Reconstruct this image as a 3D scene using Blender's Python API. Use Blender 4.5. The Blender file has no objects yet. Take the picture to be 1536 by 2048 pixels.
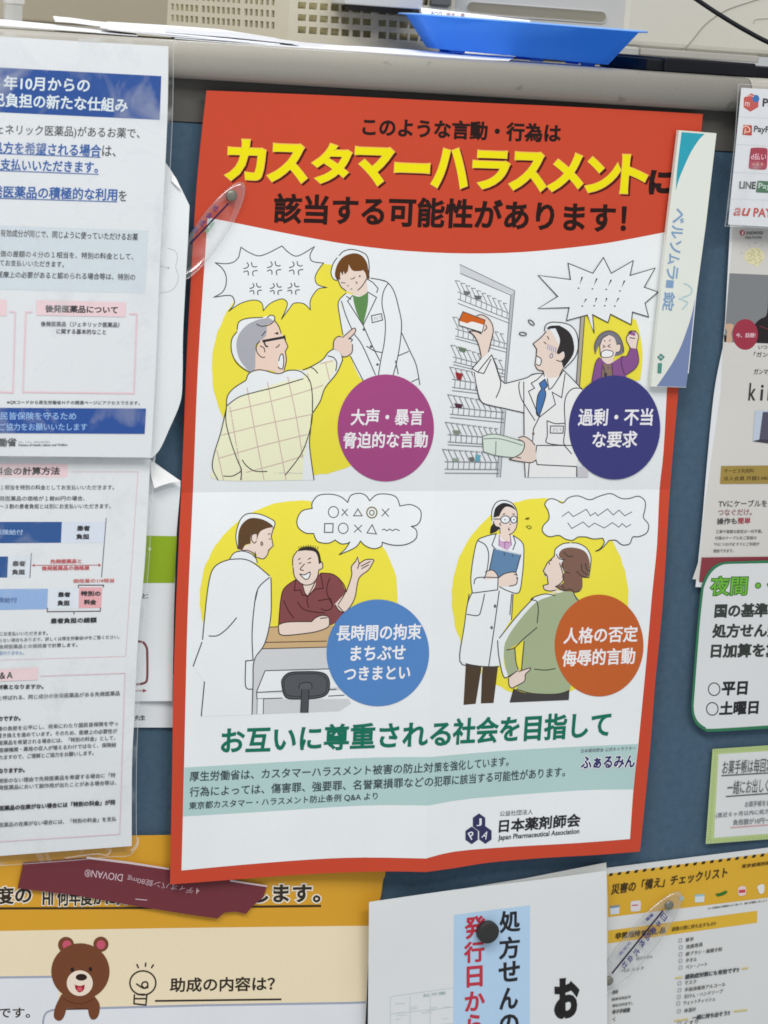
import bpy, bmesh, math, random
from mathutils import Vector, Matrix
from mathutils.geometry import tessellate_polygon
random.seed(7)
scene = bpy.context.scene
COL = scene.collection

# ---------------- camera -------------------------------------------------
_a = 0.0112                                   # the notice board is level; the camera carries the tilt
_R = Matrix.Rotation(-_a, 3, 'Y')
_O = Vector((0, 0, 1.0))
CAM = _R @ (Vector((-.50166, -1.76677, 1.06194)) - _O) + _O
_F = (_R @ Vector((.34234, .91906, -.19525))).normalized()
_U = _R @ Vector((.012086, .20349, .97900)); _U = (_U - _F * _U.dot(_F)).normalized()
_X = _F.cross(_U)
FPX = 5003.0
cd = bpy.data.cameras.new('camera'); cam = bpy.data.objects.new('camera', cd); COL.objects.link(cam)
cd.sensor_fit = 'VERTICAL'; cd.sensor_height = 36.0; cd.lens = 36.0 * FPX / 2048; cd.clip_start = .05; cd.clip_end = 50
_m = Matrix((_X, _U, -_F)).transposed().to_4x4(); _m.translation = CAM
cam.matrix_world = _m
scene.camera = cam
cd.dof.use_dof = True; cd.dof.focus_distance = 1.93; cd.dof.aperture_fstop = 14.0

# ---------------- light --------------------------------------------------
w = bpy.data.worlds.new('World'); scene.world = w; w.use_nodes = True
bg = w.node_tree.nodes['Background']; bg.inputs[0].default_value = (.93, .97, 1, 1); bg.inputs[1].default_value = .495
def area(name, loc, target, sx, sy, power, col=(1, .985, .96)):
    l = bpy.data.lights.new(name, 'AREA'); l.shape = 'RECTANGLE'; l.size = sx; l.size_y = sy; l.energy = power; l.color = col
    o = bpy.data.objects.new(name, l); COL.objects.link(o); o.location = loc
    o.rotation_euler = (Vector(target) - Vector(loc)).to_track_quat('-Z', 'Y').to_euler(); return o
area('ceiling_or_added_light', (-.9, -1.5, 2.7), (-.5, -.9, 0), 1.3, .5, 37)
area('ceiling_or_added_light', (.5, -2.3, 2.7), (.4, -1.4, 0), 1.3, .5, 28)
area('ceiling_or_added_light', (1.75, 3.6, 1.95), (.4, 0, 1.04), 1.5, .35, 20)  # unseen low lamp added behind the counter for the highlight on its edge
area('ceiling_or_added_light', (-.2, .35, 2.6), (-.1, .3, 0), 1.3, .4, 17)
scene.view_settings.view_transform = 'Standard'; scene.view_settings.look = 'None'; scene.view_settings.exposure = 0; scene.view_settings.gamma = 1
scene.cycles.max_bounces = 8; scene.cycles.transparent_max_bounces = 16
scene.cycles.use_denoising = True
scene.cycles.filter_width = 1.7

# ---------------- materials ----------------------------------------------
EX = 0.93
def s2l(c):
    c = c / 255.0
    return c / 12.92 if c <= .04045 else ((c + .055) / 1.055) ** 2.4
def albedo(rgb): return tuple(min(.9, s2l(c) / EX) for c in rgb)
_mats = {}
def paint(rgb, rough=.55, kind='paper', metal=0., bump=0., scale=1100, var=.045):
    key = (tuple(rgb), rough, kind, metal, bump, scale, var)
    if key in _mats: return _mats[key]
    m = bpy.data.materials.new('%s_%02x%02x%02x' % ((kind,) + tuple(int(c) for c in rgb))); m.use_nodes = True
    nt = m.node_tree; b = nt.nodes['Principled BSDF']; a = albedo(rgb)
    b.inputs['Roughness'].default_value = rough; b.inputs['Metallic'].default_value = metal
    b.inputs['Specular IOR Level'].default_value = .22
    tc = nt.nodes.new('ShaderNodeTexCoord'); n = nt.nodes.new('ShaderNodeTexNoise'); n.inputs['Scale'].default_value = scale
    n.inputs['Detail'].default_value = 3; nt.links.new(tc.outputs['Object'], n.inputs['Vector'])
    n2 = nt.nodes.new('ShaderNodeTexNoise'); n2.inputs['Scale'].default_value = 14; n2.inputs['Detail'].default_value = 4
    nt.links.new(tc.outputs['Object'], n2.inputs['Vector'])
    ad = nt.nodes.new('ShaderNodeMath'); ad.operation = 'ADD'
    nt.links.new(n.outputs['Fac'], ad.inputs[0]); nt.links.new(n2.outputs['Fac'], ad.inputs[1])
    mr = nt.nodes.new('ShaderNodeMapRange'); mr.inputs[1].default_value = .6; mr.inputs[2].default_value = 1.4
    mr.inputs[3].default_value = 1 - var; mr.inputs[4].default_value = 1 + var
    nt.links.new(ad.outputs[0], mr.inputs[0])
    vm = nt.nodes.new('ShaderNodeVectorMath'); vm.operation = 'SCALE'; vm.inputs[0].default_value = a
    nt.links.new(mr.outputs[0], vm.inputs['Scale']); nt.links.new(vm.outputs[0], b.inputs['Base Color'])
    if bump:
        bp = nt.nodes.new('ShaderNodeBump'); bp.inputs['Strength'].default_value = bump; bp.inputs['Distance'].default_value = .0006
        nt.links.new(n.outputs['Fac'], bp.inputs['Height']); nt.links.new(bp.outputs[0], b.inputs['Normal'])
    _mats[key] = m; return m
def clear(name, base=.05, rough=.08, tint=(1, 1, 1), haze=0., fres=0., scuff_glare=0.):
    m = bpy.data.materials.new(name); m.use_nodes = True; nt = m.node_tree; nt.nodes.clear()
    out = nt.nodes.new('ShaderNodeOutputMaterial'); tr = nt.nodes.new('ShaderNodeBsdfTransparent'); tr.inputs[0].default_value = tint + (1,)
    gl = nt.nodes.new('ShaderNodeBsdfGlossy'); gl.inputs['Roughness'].default_value = rough
    fr = nt.nodes.new('ShaderNodeLayerWeight'); fr.inputs[0].default_value = .25
    fm = nt.nodes.new('ShaderNodeMath'); fm.operation = 'MULTIPLY'; fm.inputs[1].default_value = fres; nt.links.new(fr.outputs['Facing'], fm.inputs[0])
    ad = nt.nodes.new('ShaderNodeMath'); ad.inputs[1].default_value = base
    mx = nt.nodes.new('ShaderNodeMixShader'); nt.links.new(fm.outputs[0], ad.inputs[0]); nt.links.new(ad.outputs[0], mx.inputs[0])
    nt.links.new(tr.outputs[0], mx.inputs[1]); nt.links.new(gl.outputs[0], mx.inputs[2])
    last = mx
    if scuff_glare:  # pale blotches painted for glare as well as scuffs
        tc = nt.nodes.new('ShaderNodeTexCoord'); ns = nt.nodes.new('ShaderNodeTexNoise'); ns.inputs['Scale'].default_value = 26; ns.inputs['Detail'].default_value = 6; ns.inputs['Distortion'].default_value = 1.2
        nt.links.new(tc.outputs['Object'], ns.inputs['Vector']); mr = nt.nodes.new('ShaderNodeMapRange'); mr.inputs[1].default_value = .52; mr.inputs[2].default_value = .78
        mr.inputs[3].default_value = 0; mr.inputs[4].default_value = scuff_glare; nt.links.new(ns.outputs['Fac'], mr.inputs[0])
        df = nt.nodes.new('ShaderNodeBsdfDiffuse'); df.inputs[0].default_value = (.86, .88, .9, 1); m3 = nt.nodes.new('ShaderNodeMixShader')
        nt.links.new(mr.outputs[0], m3.inputs[0]); nt.links.new(mx.outputs[0], m3.inputs[1]); nt.links.new(df.outputs[0], m3.inputs[2]); last = m3
    if haze:
        df = nt.nodes.new('ShaderNodeBsdfDiffuse'); df.inputs[0].default_value = (.8, .82, .84, 1)
        m2 = nt.nodes.new('ShaderNodeMixShader'); m2.inputs[0].default_value = haze
        nt.links.new(last.outputs[0], m2.inputs[1]); nt.links.new(df.outputs[0], m2.inputs[2]); last = m2
    nt.links.new(last.outputs[0], out.inputs[0]); return m

def specks(m, scale, thr, dark, stretch=(1, 1, 1)):
    """small worn or dirty spots of their own shape"""
    nt = m.node_tree; b = nt.nodes['Principled BSDF']; src = b.inputs['Base Color'].links[0].from_socket
    tc = nt.nodes.new('ShaderNodeTexCoord'); mp = nt.nodes.new('ShaderNodeMapping'); mp.inputs['Scale'].default_value = stretch
    n = nt.nodes.new('ShaderNodeTexNoise'); n.inputs['Scale'].default_value = scale; n.inputs['Detail'].default_value = 2
    nt.links.new(tc.outputs['Object'], mp.inputs[0]); nt.links.new(mp.outputs[0], n.inputs['Vector'])
    mr = nt.nodes.new('ShaderNodeMapRange'); mr.inputs[1].default_value = thr; mr.inputs[2].default_value = thr + .05; mr.inputs[3].default_value = 1; mr.inputs[4].default_value = dark
    nt.links.new(n.outputs['Fac'], mr.inputs[0]); vm = nt.nodes.new('ShaderNodeVectorMath'); vm.operation = 'SCALE'
    nt.links.new(src, vm.inputs[0]); nt.links.new(mr.outputs[0], vm.inputs['Scale']); nt.links.new(vm.outputs[0], b.inputs['Base Color'])
# ---------------- object helpers ------------------------------------------
def tag(o, label=None, cat=None, group=None, kind=None):
    if label: o['label'] = label
    if cat: o['category'] = cat
    if group: o['group'] = group
    if kind: o['kind'] = kind
    return o
def empty(name, loc, label, cat, group=None):
    o = bpy.data.objects.new(name, None); COL.objects.link(o); o.location = loc; o.empty_display_size = .02
    return tag(o, label, cat, group)
def mesh_obj(name, verts, faces, mats, parent=None, midx=None, smooth=False):
    me = bpy.data.meshes.new(name)
    off = Vector((0, 0, 0))
    if parent is not None:
        p = parent
        while p is not None: off += p.location; p = p.parent
    me.from_pydata([(v[0] - off.x, v[1] - off.y, v[2] - off.z) for v in verts], [], faces)
    for m in (mats if isinstance(mats, (list, tuple)) else [mats]): me.materials.append(m)
    if midx: me.polygons.foreach_set('material_index', midx)
    if smooth: me.polygons.foreach_set('use_smooth', [True] * len(me.polygons))
    me.update()
    o = bpy.data.objects.new(name, me); COL.objects.link(o); o.parent = parent
    return o
def bm_obj(name, bm, mat, parent=None, smooth=False):
    bmesh.ops.recalc_face_normals(bm, faces=bm.faces[:])
    vs = [v.co.copy() for v in bm.verts]; bm.verts.index_update()
    fs = [[v.index for v in f.verts] for f in bm.faces]; bm.free()
    return mesh_obj(name, vs, fs, mat, parent, smooth=smooth)
def box_bm(x0, x1, y0, y1, z0, z1, bev=0., bm=None):
    b = bmesh.new()
    r = bmesh.ops.create_cube(b, size=1)
    for v in b.verts: v.co = Vector((x0 + (v.co.x + .5) * (x1 - x0), y0 + (v.co.y + .5) * (y1 - y0), z0 + (v.co.z + .5) * (z1 - z0)))
    if bev: bmesh.ops.bevel(b, geom=b.edges[:], offset=bev, segments=3, profile=.5, affect='EDGES')
    if bm is not None:
        me = bpy.data.meshes.new('t'); b.to_mesh(me); b.free(); bm.from_mesh(me); bpy.data.meshes.remove(me); return bm
    return b
def P(px, py, y=0.):
    d = _F * FPX + _X * (px - 768) + _U * (1024 - py)
    return CAM + d * ((y - CAM.y) / d.y)

# ---------------- printed sheets -------------------------------------------
def parse(s):
    """'x,y x,y! ...' -> [(x,y,corner)]"""
    out = []
    for t in s.replace(';', ' ').split():
        c = t.endswith('!'); t = t.rstrip('!').strip(',')
        a, b = t.split(','); out.append((float(a), float(b), c))
    return out
def smooth_pts(pts, closed, n=5):
    """Catmull-Rom between corner points"""
    N = len(pts); out = []
    rng = range(N if closed else N - 1)
    for i in rng:
        p1 = pts[i]; p2 = pts[(i + 1) % N]
        p0 = pts[(i - 1) % N] if (closed or i > 0) else None
        p3 = pts[(i + 2) % N] if (closed or i + 2 < N) else None
        if p1[2] or p0 is None: p0 = p1
        if p2[2] or p3 is None: p3 = p2
        if (p1[2] and p2[2]):
            out.append((p1[0], p1[1])); continue
        for k in range(n):
            t = k / n; r = []
            for j in (0, 1):
                a, b, c, d = p0[j], p1[j], p2[j], p3[j]
                r.append(.5 * (2 * b + (c - a) * t + (2 * a - 5 * b + 4 * c - d) * t * t + (3 * b - a - 3 * c + d) * t ** 3))
            out.append(tuple(r))
    if not closed: out.append((pts[-1][0], pts[-1][1]))
    return out
_tc = {}
_fc = bpy.data.curves.new('glyphs', 'FONT'); _fo = bpy.data.objects.new('glyphs', _fc); COL.objects.link(_fo)
_fc.size = 1; _fc.resolution_u = 3
def glyphs(s):
    """triangles and closed contours of a line of text, scaled to its ink box, with the ink height in em"""
    if s in _tc: return _tc[s]
    _fc.body = s
    bpy.context.view_layer.update()
    me = bpy.data.meshes.new_from_object(_fo.evaluated_get(bpy.context.evaluated_depsgraph_get()))
    vs = [(v.co.x, v.co.y) for v in me.vertices]; fs = [tuple(p.vertices) for p in me.polygons]
    bpy.data.meshes.remove(me)
    key = {}; rep = []
    for i, v in enumerate(vs): rep.append(key.setdefault((round(v[0], 5), round(v[1], 5)), i))
    fs = [tuple(rep[i] for i in f) for f in fs]; fs = [f for f in fs if len(set(f)) == len(f)]
    ec = {}
    for f in fs:
        for i in range(len(f)):
            a, b = f[i], f[(i + 1) % len(f)]; k = (min(a, b), max(a, b)); ec[k] = ec.get(k, 0) + 1
    nb = {}
    for (a, b), c in ec.items():
        if c == 1: nb.setdefault(a, []).append(b); nb.setdefault(b, []).append(a)
    loops = []; used = set()
    for st in list(nb):
        while any((min(st, q), max(st, q)) not in used for q in nb[st]):
            lp = [st]; cur = st
            while True:
                nx = [q for q in nb[cur] if (min(cur, q), max(cur, q)) not in used]
                if not nx: break
                q = nx[0]; used.add((min(cur, q), max(cur, q)))
                if q == st: break
                lp.append(q); cur = q
            if len(lp) > 2: loops.append(lp)
    xs = [v[0] for v in vs]; ys = [v[1] for v in vs]; x0, x1, y0, y1 = min(xs), max(xs), min(ys), max(ys)
    r = ([((x - x0) / (x1 - x0), (y - y0) / max(1e-6, y1 - y0)) for x, y in vs], fs, loops, y1 - y0, x1 - x0); _tc[s] = r
    return r

class Sheet:
    def __init__(s, root, depth, lean=.05, step=0, cuts=(), base=6e-5, lay=6e-6):
        s.root = root; s.depth = depth if callable(depth) else (lambda x, y, d=depth: d)
        s.lean = lean if callable(lean) else (lambda x, y, l=lean: l)
        s.step = step; s.cuts = cuts; s.k = 0; s.jump = 3 if not step else 5; s.base = base; s.lay = lay; s.T = (0, 0, 1.)
    def at(s, px, py, off=0.):
        d = 0.
        y = s.depth(px, py)
        return P(px, py, y - off)
    def view(s, ox=0, oy=0, sc=1.): s.T = (ox, oy, sc)
    def X(s, p): return (s.T[0] + p[0] / s.T[2], s.T[1] + p[1] / s.T[2])
    def cut(s, vs, fs):
        if not s.step and not s.cuts: return vs, fs
        xs = [v[0] for v in vs]; ys = [v[1] for v in vs]
        bm = bmesh.new(); bv = [bm.verts.new((x, y, 0)) for x, y in vs]
        for f in fs:
            if len(set(f)) < 3: continue
            try: bm.faces.new([bv[i] for i in f])
            except ValueError: pass
        def bis(co, no):
            bmesh.ops.bisect_plane(bm, geom=bm.verts[:] + bm.edges[:] + bm.faces[:], dist=1e-4, plane_co=co, plane_no=no)
        if s.step:
            for i in range(math.floor(min(xs) / s.step) + 1, math.ceil(max(xs) / s.step)): bis((i * s.step, 0, 0), (1, 0, 0))
            for i in range(math.floor(min(ys) / s.step) + 1, math.ceil(max(ys) / s.step)): bis((0, i * s.step, 0), (0, 1, 0))
        for (ax, ay), (bx, by) in s.cuts:
            no = (by - ay, ax - bx, 0)
            sd = [(x - ax) * no[0] + (y - ay) * no[1] for x, y in ((min(xs), min(ys)), (min(xs), max(ys)), (max(xs), min(ys)), (max(xs), max(ys)))]
            if min(sd) < 0 < max(sd): bis((ax, ay, 0), no)
        bm.verts.index_update()
        v2 = [(v.co.x, v.co.y) for v in bm.verts]; f2 = [tuple(v.index for v in f.verts) for f in bm.faces]; bm.free()
        return v2, f2
    def paper(s, outline, rgb, name='paper', thick=.00022, rough=.5, mat=None, n=6, var=.02):
        pts = smooth_pts([(*s.X(p), p[2]) for p in parse(outline)], True, n)
        return s.solid(pts, mat or paint(rgb, rough, var=var), name, thick)
    def solid(s, pts, mat, name, thick, off=0.):
        tris = tessellate_polygon([[Vector((x, y, 0)) for x, y in pts]])
        vs, fs = s.cut(pts, [tuple(t) for t in tris])
        # keep one winding
        ff = []
        for f in fs:
            ar = sum(vs[f[i]][0] * vs[f[(i + 1) % len(f)]][1] - vs[f[(i + 1) % len(f)]][0] * vs[f[i]][1] for i in range(len(f)))
            if abs(ar) < 1e-9: continue
            ff.append(f if ar > 0 else f[::-1])
        ff = [f[::-1] for f in ff]
        ec = {}
        for f in ff:
            for i in range(len(f)):
                e = (f[i], f[(i + 1) % len(f)]); ec[e] = 1
        N = len(vs); front = [s.at(x, y, off) for x, y in vs]; back = [v + Vector((0, thick, 0)) for v in front]
        faces = list(ff) + [tuple(i + N for i in f[::-1]) for f in ff]
        for a, b in ec:
            if (b, a) not in ec: faces.append((b, a, a + N, b + N))
        return mesh_obj(name, front + back, faces, mat, s.root)
    def art(s, name, parent=None):
        s.k += s.jump; return Art(s, name, parent)

class Art:
    def __init__(a, sh, name, parent): a.s = sh; a.name = name; a.parent = parent or sh.root; a.v = []; a.f = []; a.m = []; a.mats = []; a.one_per_line = 'letter' in name or name == 'printed_text'
    def _add(a, vs, fs, rgb, adv=True, sub=0.):
        if not isinstance(rgb, tuple): mat = rgb
        else: mat = paint(rgb, .45)
        if mat not in a.mats: a.mats.append(mat)
        mi = a.mats.index(mat); vs, fs = a.s.cut(vs, fs); n = len(a.v); off = a.s.base + a.s.k * a.s.lay; a.s.k += 1 if adv else .34
        a.v += [a.s.at(x, y, off) for x, y in vs]
        for f in fs:
            ar = sum(vs[f[i]][0] * vs[f[(i + 1) % len(f)]][1] - vs[f[(i + 1) % len(f)]][0] * vs[f[i]][1] for i in range(len(f)))
            g = f if ar < 0 else f[::-1]
            a.f.append(tuple(i + n for i in g)); a.m.append(mi)
    def fill(a, s, rgb, n=4, raw=False):
        pts = s if raw else smooth_pts([(*a.s.X(p), p[2]) for p in parse(s)], True, n)
        a._add(pts, [tuple(t) for t in tessellate_polygon([[Vector((x, y, 0)) for x, y in pts]])], rgb); return a
    def poly(a, s, rgb): return a.fill(' '.join(t + '!' for t in s.split()), rgb)
    def ell(a, cx, cy, rx, ry, rgb, rot=0, n=40, jag=0.):
        c, sn = math.cos(rot), math.sin(rot); pts = []
        for i in range(n):
            t = 2 * math.pi * i / n; j = 1 + (random.random() - .5) * jag
            x, y = rx * j * math.cos(t), ry * j * math.sin(t); pts.append(a.s.X((cx + x * c - y * sn, cy + x * sn + y * c)))
        return a.fill(pts, rgb, raw=True)
    def ring(a, cx, cy, rx, ry, w, rgb, n=28):
        pts = [a.s.X((cx + rx * math.cos(2 * math.pi * i / n), cy + ry * math.sin(2 * math.pi * i / n))) for i in range(n)]
        a._ribbon(pts, w, rgb, True); return a
    def _ribbon(a, pts, w, rgb, closed=False, taper=False, adv=True):
        q = [pts[0]]
        for p in pts[1:]:
            if (p[0] - q[-1][0]) ** 2 + (p[1] - q[-1][1]) ** 2 > .01: q.append(p)
        pts = q; N = len(pts)
        if N < 2: return
        L = []; Rr = []
        for i in range(N):
            p = pts[i]; a0 = pts[i - 1] if (i > 0 or closed) else None; b0 = pts[(i + 1) % N] if (i < N - 1 or closed) else None
            def nrm(u, v):
                dx, dy = v[0] - u[0], v[1] - u[1]; l = math.hypot(dx, dy) or 1; return (-dy / l, dx / l)
            if a0 and b0:
                n1 = nrm(a0, p); n2 = nrm(p, b0); mx, my = n1[0] + n2[0], n1[1] + n2[1]; l = math.hypot(mx, my)
                if l < .3: mx, my = n1; sc = 1
                else: mx /= l; my /= l; sc = min(2.2, 1 / max(.2, mx * n1[0] + my * n1[1]))
            else: mx, my = nrm(a0, p) if a0 else nrm(p, b0); sc = 1
            h = w / 2 * sc
            if taper: h *= .35 + .65 * math.sin(math.pi * (i + .3) / (N - .4))
            L.append((p[0] + mx * h, p[1] + my * h)); Rr.append((p[0] - mx * h, p[1] - my * h))
        vs = L + Rr; fs = []
        for i in range(N if closed else N - 1):
            j = (i + 1) % N; fs.append((i, j, j + N, i + N))
        a._add(vs, fs, rgb, adv)
    def line(a, s, w=2.0, rgb=(62, 62, 66), closed=False, n=4):
        """several strokes separated by | ; w in photograph pixels"""
        for part in s.split('|'):
            pts = smooth_pts([(*a.s.X(p), p[2]) for p in parse(part)], closed, n); a._ribbon(pts, w, rgb, closed)
        return a
    def text(a, st, x0, y0, x1, y1, h, rgb, bold=.012, up=None, outline=None):
        """ink box: left-bottom (x0,y0), right-bottom (x1,y1), height h - in the current crop's units"""
        if a.one_per_line:
            b = Art(a.s, a.name, a.parent); b.one_per_line = False; b.text(st, x0, y0, x1, y1, h, rgb, bold, up, outline); b.done(); return a
        vs, fs, loops, inkh, inkw = glyphs(st); (x0, y0), (x1, y1) = a.s.X((x0, y0)), a.s.X((x1, y1)); h = h / a.s.T[2]
        ux, uy = up if up else (a.s.lean(x0, y0), -1.)
        em = min(h / inkh, 1.25 * math.hypot(x1 - x0, y1 - y0) / inkw); ex = bold * em
        L = math.hypot(x1 - x0, y1 - y0); tx, ty = (x1 - x0) / L, (y1 - y0) / L; ex = min(ex, L * .2, h * .3)
        x0 += tx * ex + ux * ex; y0 += ty * ex + uy * ex; x1 += -tx * ex + ux * ex; y1 += -ty * ex + uy * ex; h -= 2 * ex
        V = [(x0 + (x1 - x0) * u + ux * h * t, y0 + (y1 - y0) * u + uy * h * t) for u, t in vs]
        k0 = a.s.k
        if outline:
            for i, lp in enumerate(loops): a._ribbon([V[j] for j in lp], 2 * ex + 2 * outline[0] * em, outline[1], True, adv=False); a.s.k = k0 + (i % 3) * .34
            a.s.k = k0 + 1
        k0 = a.s.k
        if bold:
            for i, lp in enumerate(loops): a._ribbon([V[j] for j in lp], 2 * ex, rgb, True, adv=False); a.s.k = k0 + (i % 3) * .34
            a.s.k = k0 + 1
        a._add(V, fs, rgb); return a
    def done(a, **kw):
        if not a.v: return None
        o = mesh_obj(a.name, a.v, a.f, a.mats, a.parent, a.m)
        for k, v in kw.items(): o[k] = v
        return o
INK = (42, 42, 46)
# ================= counter front and edge =====================================
FELT = bpy.data.materials.new('blue_felt'); FELT.use_nodes = True
nt = FELT.node_tree; b = nt.nodes['Principled BSDF']; b.inputs['Roughness'].default_value = .95; b.inputs['Specular IOR Level'].default_value = .1
tc = nt.nodes.new('ShaderNodeTexCoord'); n1 = nt.nodes.new('ShaderNodeTexNoise'); n1.inputs['Scale'].default_value = 1500; n1.inputs['Detail'].default_value = 2
n2 = nt.nodes.new('ShaderNodeTexNoise'); n2.inputs['Scale'].default_value = 160; n2.inputs['Detail'].default_value = 5; n2.inputs['Roughness'].default_value = .7
for n in (n1, n2): nt.links.new(tc.outputs['Object'], n.inputs['Vector'])
ad = nt.nodes.new('ShaderNodeMath'); ad.operation = 'ADD'; nt.links.new(n1.outputs['Fac'], ad.inputs[0]); nt.links.new(n2.outputs['Fac'], ad.inputs[1])
cr = nt.nodes.new('ShaderNodeValToRGB'); cr.color_ramp.elements[0].position = .35; cr.color_ramp.elements[1].position = .72
cr.color_ramp.elements[0].color = (*albedo((66, 88, 107)), 1); cr.color_ramp.elements[1].color = (*albedo((84, 107, 126)), 1)
hf = nt.nodes.new('ShaderNodeMath'); hf.operation = 'MULTIPLY'; hf.inputs[1].default_value = .5; nt.links.new(ad.outputs[0], hf.inputs[0])
nt.links.new(hf.outputs[0], cr.inputs[0]); nt.links.new(cr.outputs[0], b.inputs['Base Color'])
bp = nt.nodes.new('ShaderNodeBump'); bp.inputs['Strength'].default_value = .5; bp.inputs['Distance'].default_value = .0005
nt.links.new(n1.outputs['Fac'], bp.inputs['Height']); nt.links.new(bp.outputs[0], b.inputs['Normal'])

ZB = P(900, 274, 0).z                                # top of the felt
bm = box_bm(-.8, 1.2, 0, .02, 0, ZB)
tag(bm_obj('notice_board_panel', bm, FELT), kind='structure')
bm = box_bm(-.8, 1.2, -.0012, .02, ZB + .0006, 1.012, .0004)
tag(bm_obj('board_top_strip', bm, paint((90, 88, 84), .6, 'plastic', var=.05)), kind='structure')
TRIM = paint((158, 154, 145), .3, 'plastic', bump=.15, scale=500, var=.045)
ZT = P(768, 183, -.019).z; ZU = ZT + .0271
prof = [(.03, ZT + .001), (-.012, ZT + .0008)] + [(-.0165 + .0035 * math.cos(t), ZT + .0035 - .0035 * math.sin(t)) for t in [math.pi / 2 + i * math.pi / 8 for i in range(1, 4)]]
prof = [(.03, ZT + .002), (-.0105, ZT + .0004), (-.0140, ZT + .0012), (-.0170, ZT + .0034), (-.0192, ZT + .0070), (-.0203, ZT + .0108), (-.0206, ZT + .0142)]
prof += [(-.0096 - .011 * math.cos(t), ZU - .0124 + .0121 * math.sin(t)) for t in [i * math.pi / 2 / 9 for i in range(1, 9)]] + [(-.006, ZU - .0001), (.002, ZU)]
prof += [(.03, ZU)]
def extrude(name, prof, x0, x1, mat, parent=None, kind=None):
    n = len(prof); vs = [(x0, y, z) for y, z in prof] + [(x1, y, z) for y, z in prof]
    fs = [(i, (i + 1) % n, (i + 1) % n + n, i + n) for i in range(n)] + [tuple(range(n))[::-1], tuple(range(n, 2 * n))]
    o = mesh_obj(name, vs, fs, mat, parent)
    for p in o.data.polygons: p.use_smooth = len(p.vertices) == 4
    bm = bmesh.new(); bm.from_mesh(o.data); bmesh.ops.recalc_face_normals(bm, faces=bm.faces[:]); bm.to_mesh(o.data); bm.free()
    if kind: o['kind'] = kind
    return o
specks(TRIM, 95, .70, .72, (.7, 1, 1)); specks(TRIM, 30, .64, .93)
specks(FELT, 260, .735, .55); specks(FELT, 9, .6, .97)
XJ = P(1493, 160, -.01).x
extrude('counter_edge', prof, -.8, XJ - .0007, TRIM, kind='structure')
extrude('counter_edge', prof, XJ + .0005, 1.2, TRIM, kind='structure')
extrude('edge_joint', [(y * .96 + .0005, z - .0004) for y, z in prof], XJ - .002, XJ + .002, paint((90, 86, 80), .5, 'plastic'), kind='structure')
tag(bm_obj('counter_top', box_bm(-.8, 1.2, .0302, .9, ZU - .03, ZU - .0004), paint((150, 146, 136), .4, 'plastic')), kind='structure')
# dents and scuffs on the edge
# ================= the red poster ===========================================
RED = (198, 71, 46); WHITE = (231, 234, 238); YEL = (235, 222, 70); SKIN = (232, 212, 200); PALE = (236, 239, 242)
def clamp01(t): return max(0., min(1., t))
def poster_depth(x, y):
    fy = 985 + (x - 362) * (-6 / 978.)
    fx = 915 - (y - 190) * 47 / 790. if y < 980 else 868 - (y - 980) * 16 / 763.
    v = clamp01((y - 190) / 1560.)
    d = -.0078 - .0006 * v
    d -= (.0024 + .0052 * v * v) * max(0., 1 - abs(x - fx) / 430.) ** 2
    d += .0072 * max(0., 1 - abs(y - fy) / 250.) ** 2 - .0036
    d -= .0007 * math.sin(x / 150. + 1) * math.sin(y / 210.)
    d -= .0022 * math.exp(-((x - 1120) / 130.) ** 2 - ((y - 1730) / 120.) ** 2)
    d -= .0016 * math.exp(-((x - 380) / 110.) ** 2 - ((y - 1500) / 260.) ** 2)
    return d
root = empty('poster', P(860, 1000, -.006), 'red-bordered poster with four cartoon scenes and a yellow title, folded in quarters', 'poster')
S = Sheet(root, poster_depth, lean=lambda x, y: .048 + .036 * clamp01((x - 380) / 950.), step=10, lay=2.4e-6,
          cuts=[((915, 190), (868, 980)), ((868, 980), (852, 1743)), ((362, 985), (1340, 979)), ((362, 976), (1340, 970)), ((362, 994), (1340, 988))])
S.paper('413,181! 640,190 908,203 1150,214 1406,228! 1388,400 1370,600 1357,775 1340,978 1326,1200 1310,1370 1300,1500 1280,1703! 1191,1710 1086,1716 980,1725 910,1736 852,1744! 762,1743 621,1748 470,1759 340,1769! 344,1560 348,1330 357,1100 366,903 374,700 383,540 392,390 402,280', RED, thick=.0003)
a = S.art('white_panel')
a.fill('415,435! 486,449 595,471 705,490 814,502 935,507 1049,504 1162,493 1238,482 1352,460! 1342,620 1334,775 1327,903 1319,979 1314,1090 1304,1190 1293,1318 1285,1403 1276,1495 1267,1576 1260,1678! 1156,1686 1016,1694 910,1703 852,1717! 727,1715 621,1719 480,1730 363,1741! 368,1540 371,1400 376,1207 386,983 396,731 409,529', WHITE, n=3)
a.done()
S.k = 14; a = S.art('blue_band')
a.fill('369,1535! 600,1522 750,1515 861,1514! 1000,1502 1140,1494 1276,1488! 1267,1579! 1156,1581 945,1597 858,1611! 727,1611 551,1622 366,1633!', (176, 205, 202), n=3); a.done()

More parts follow.
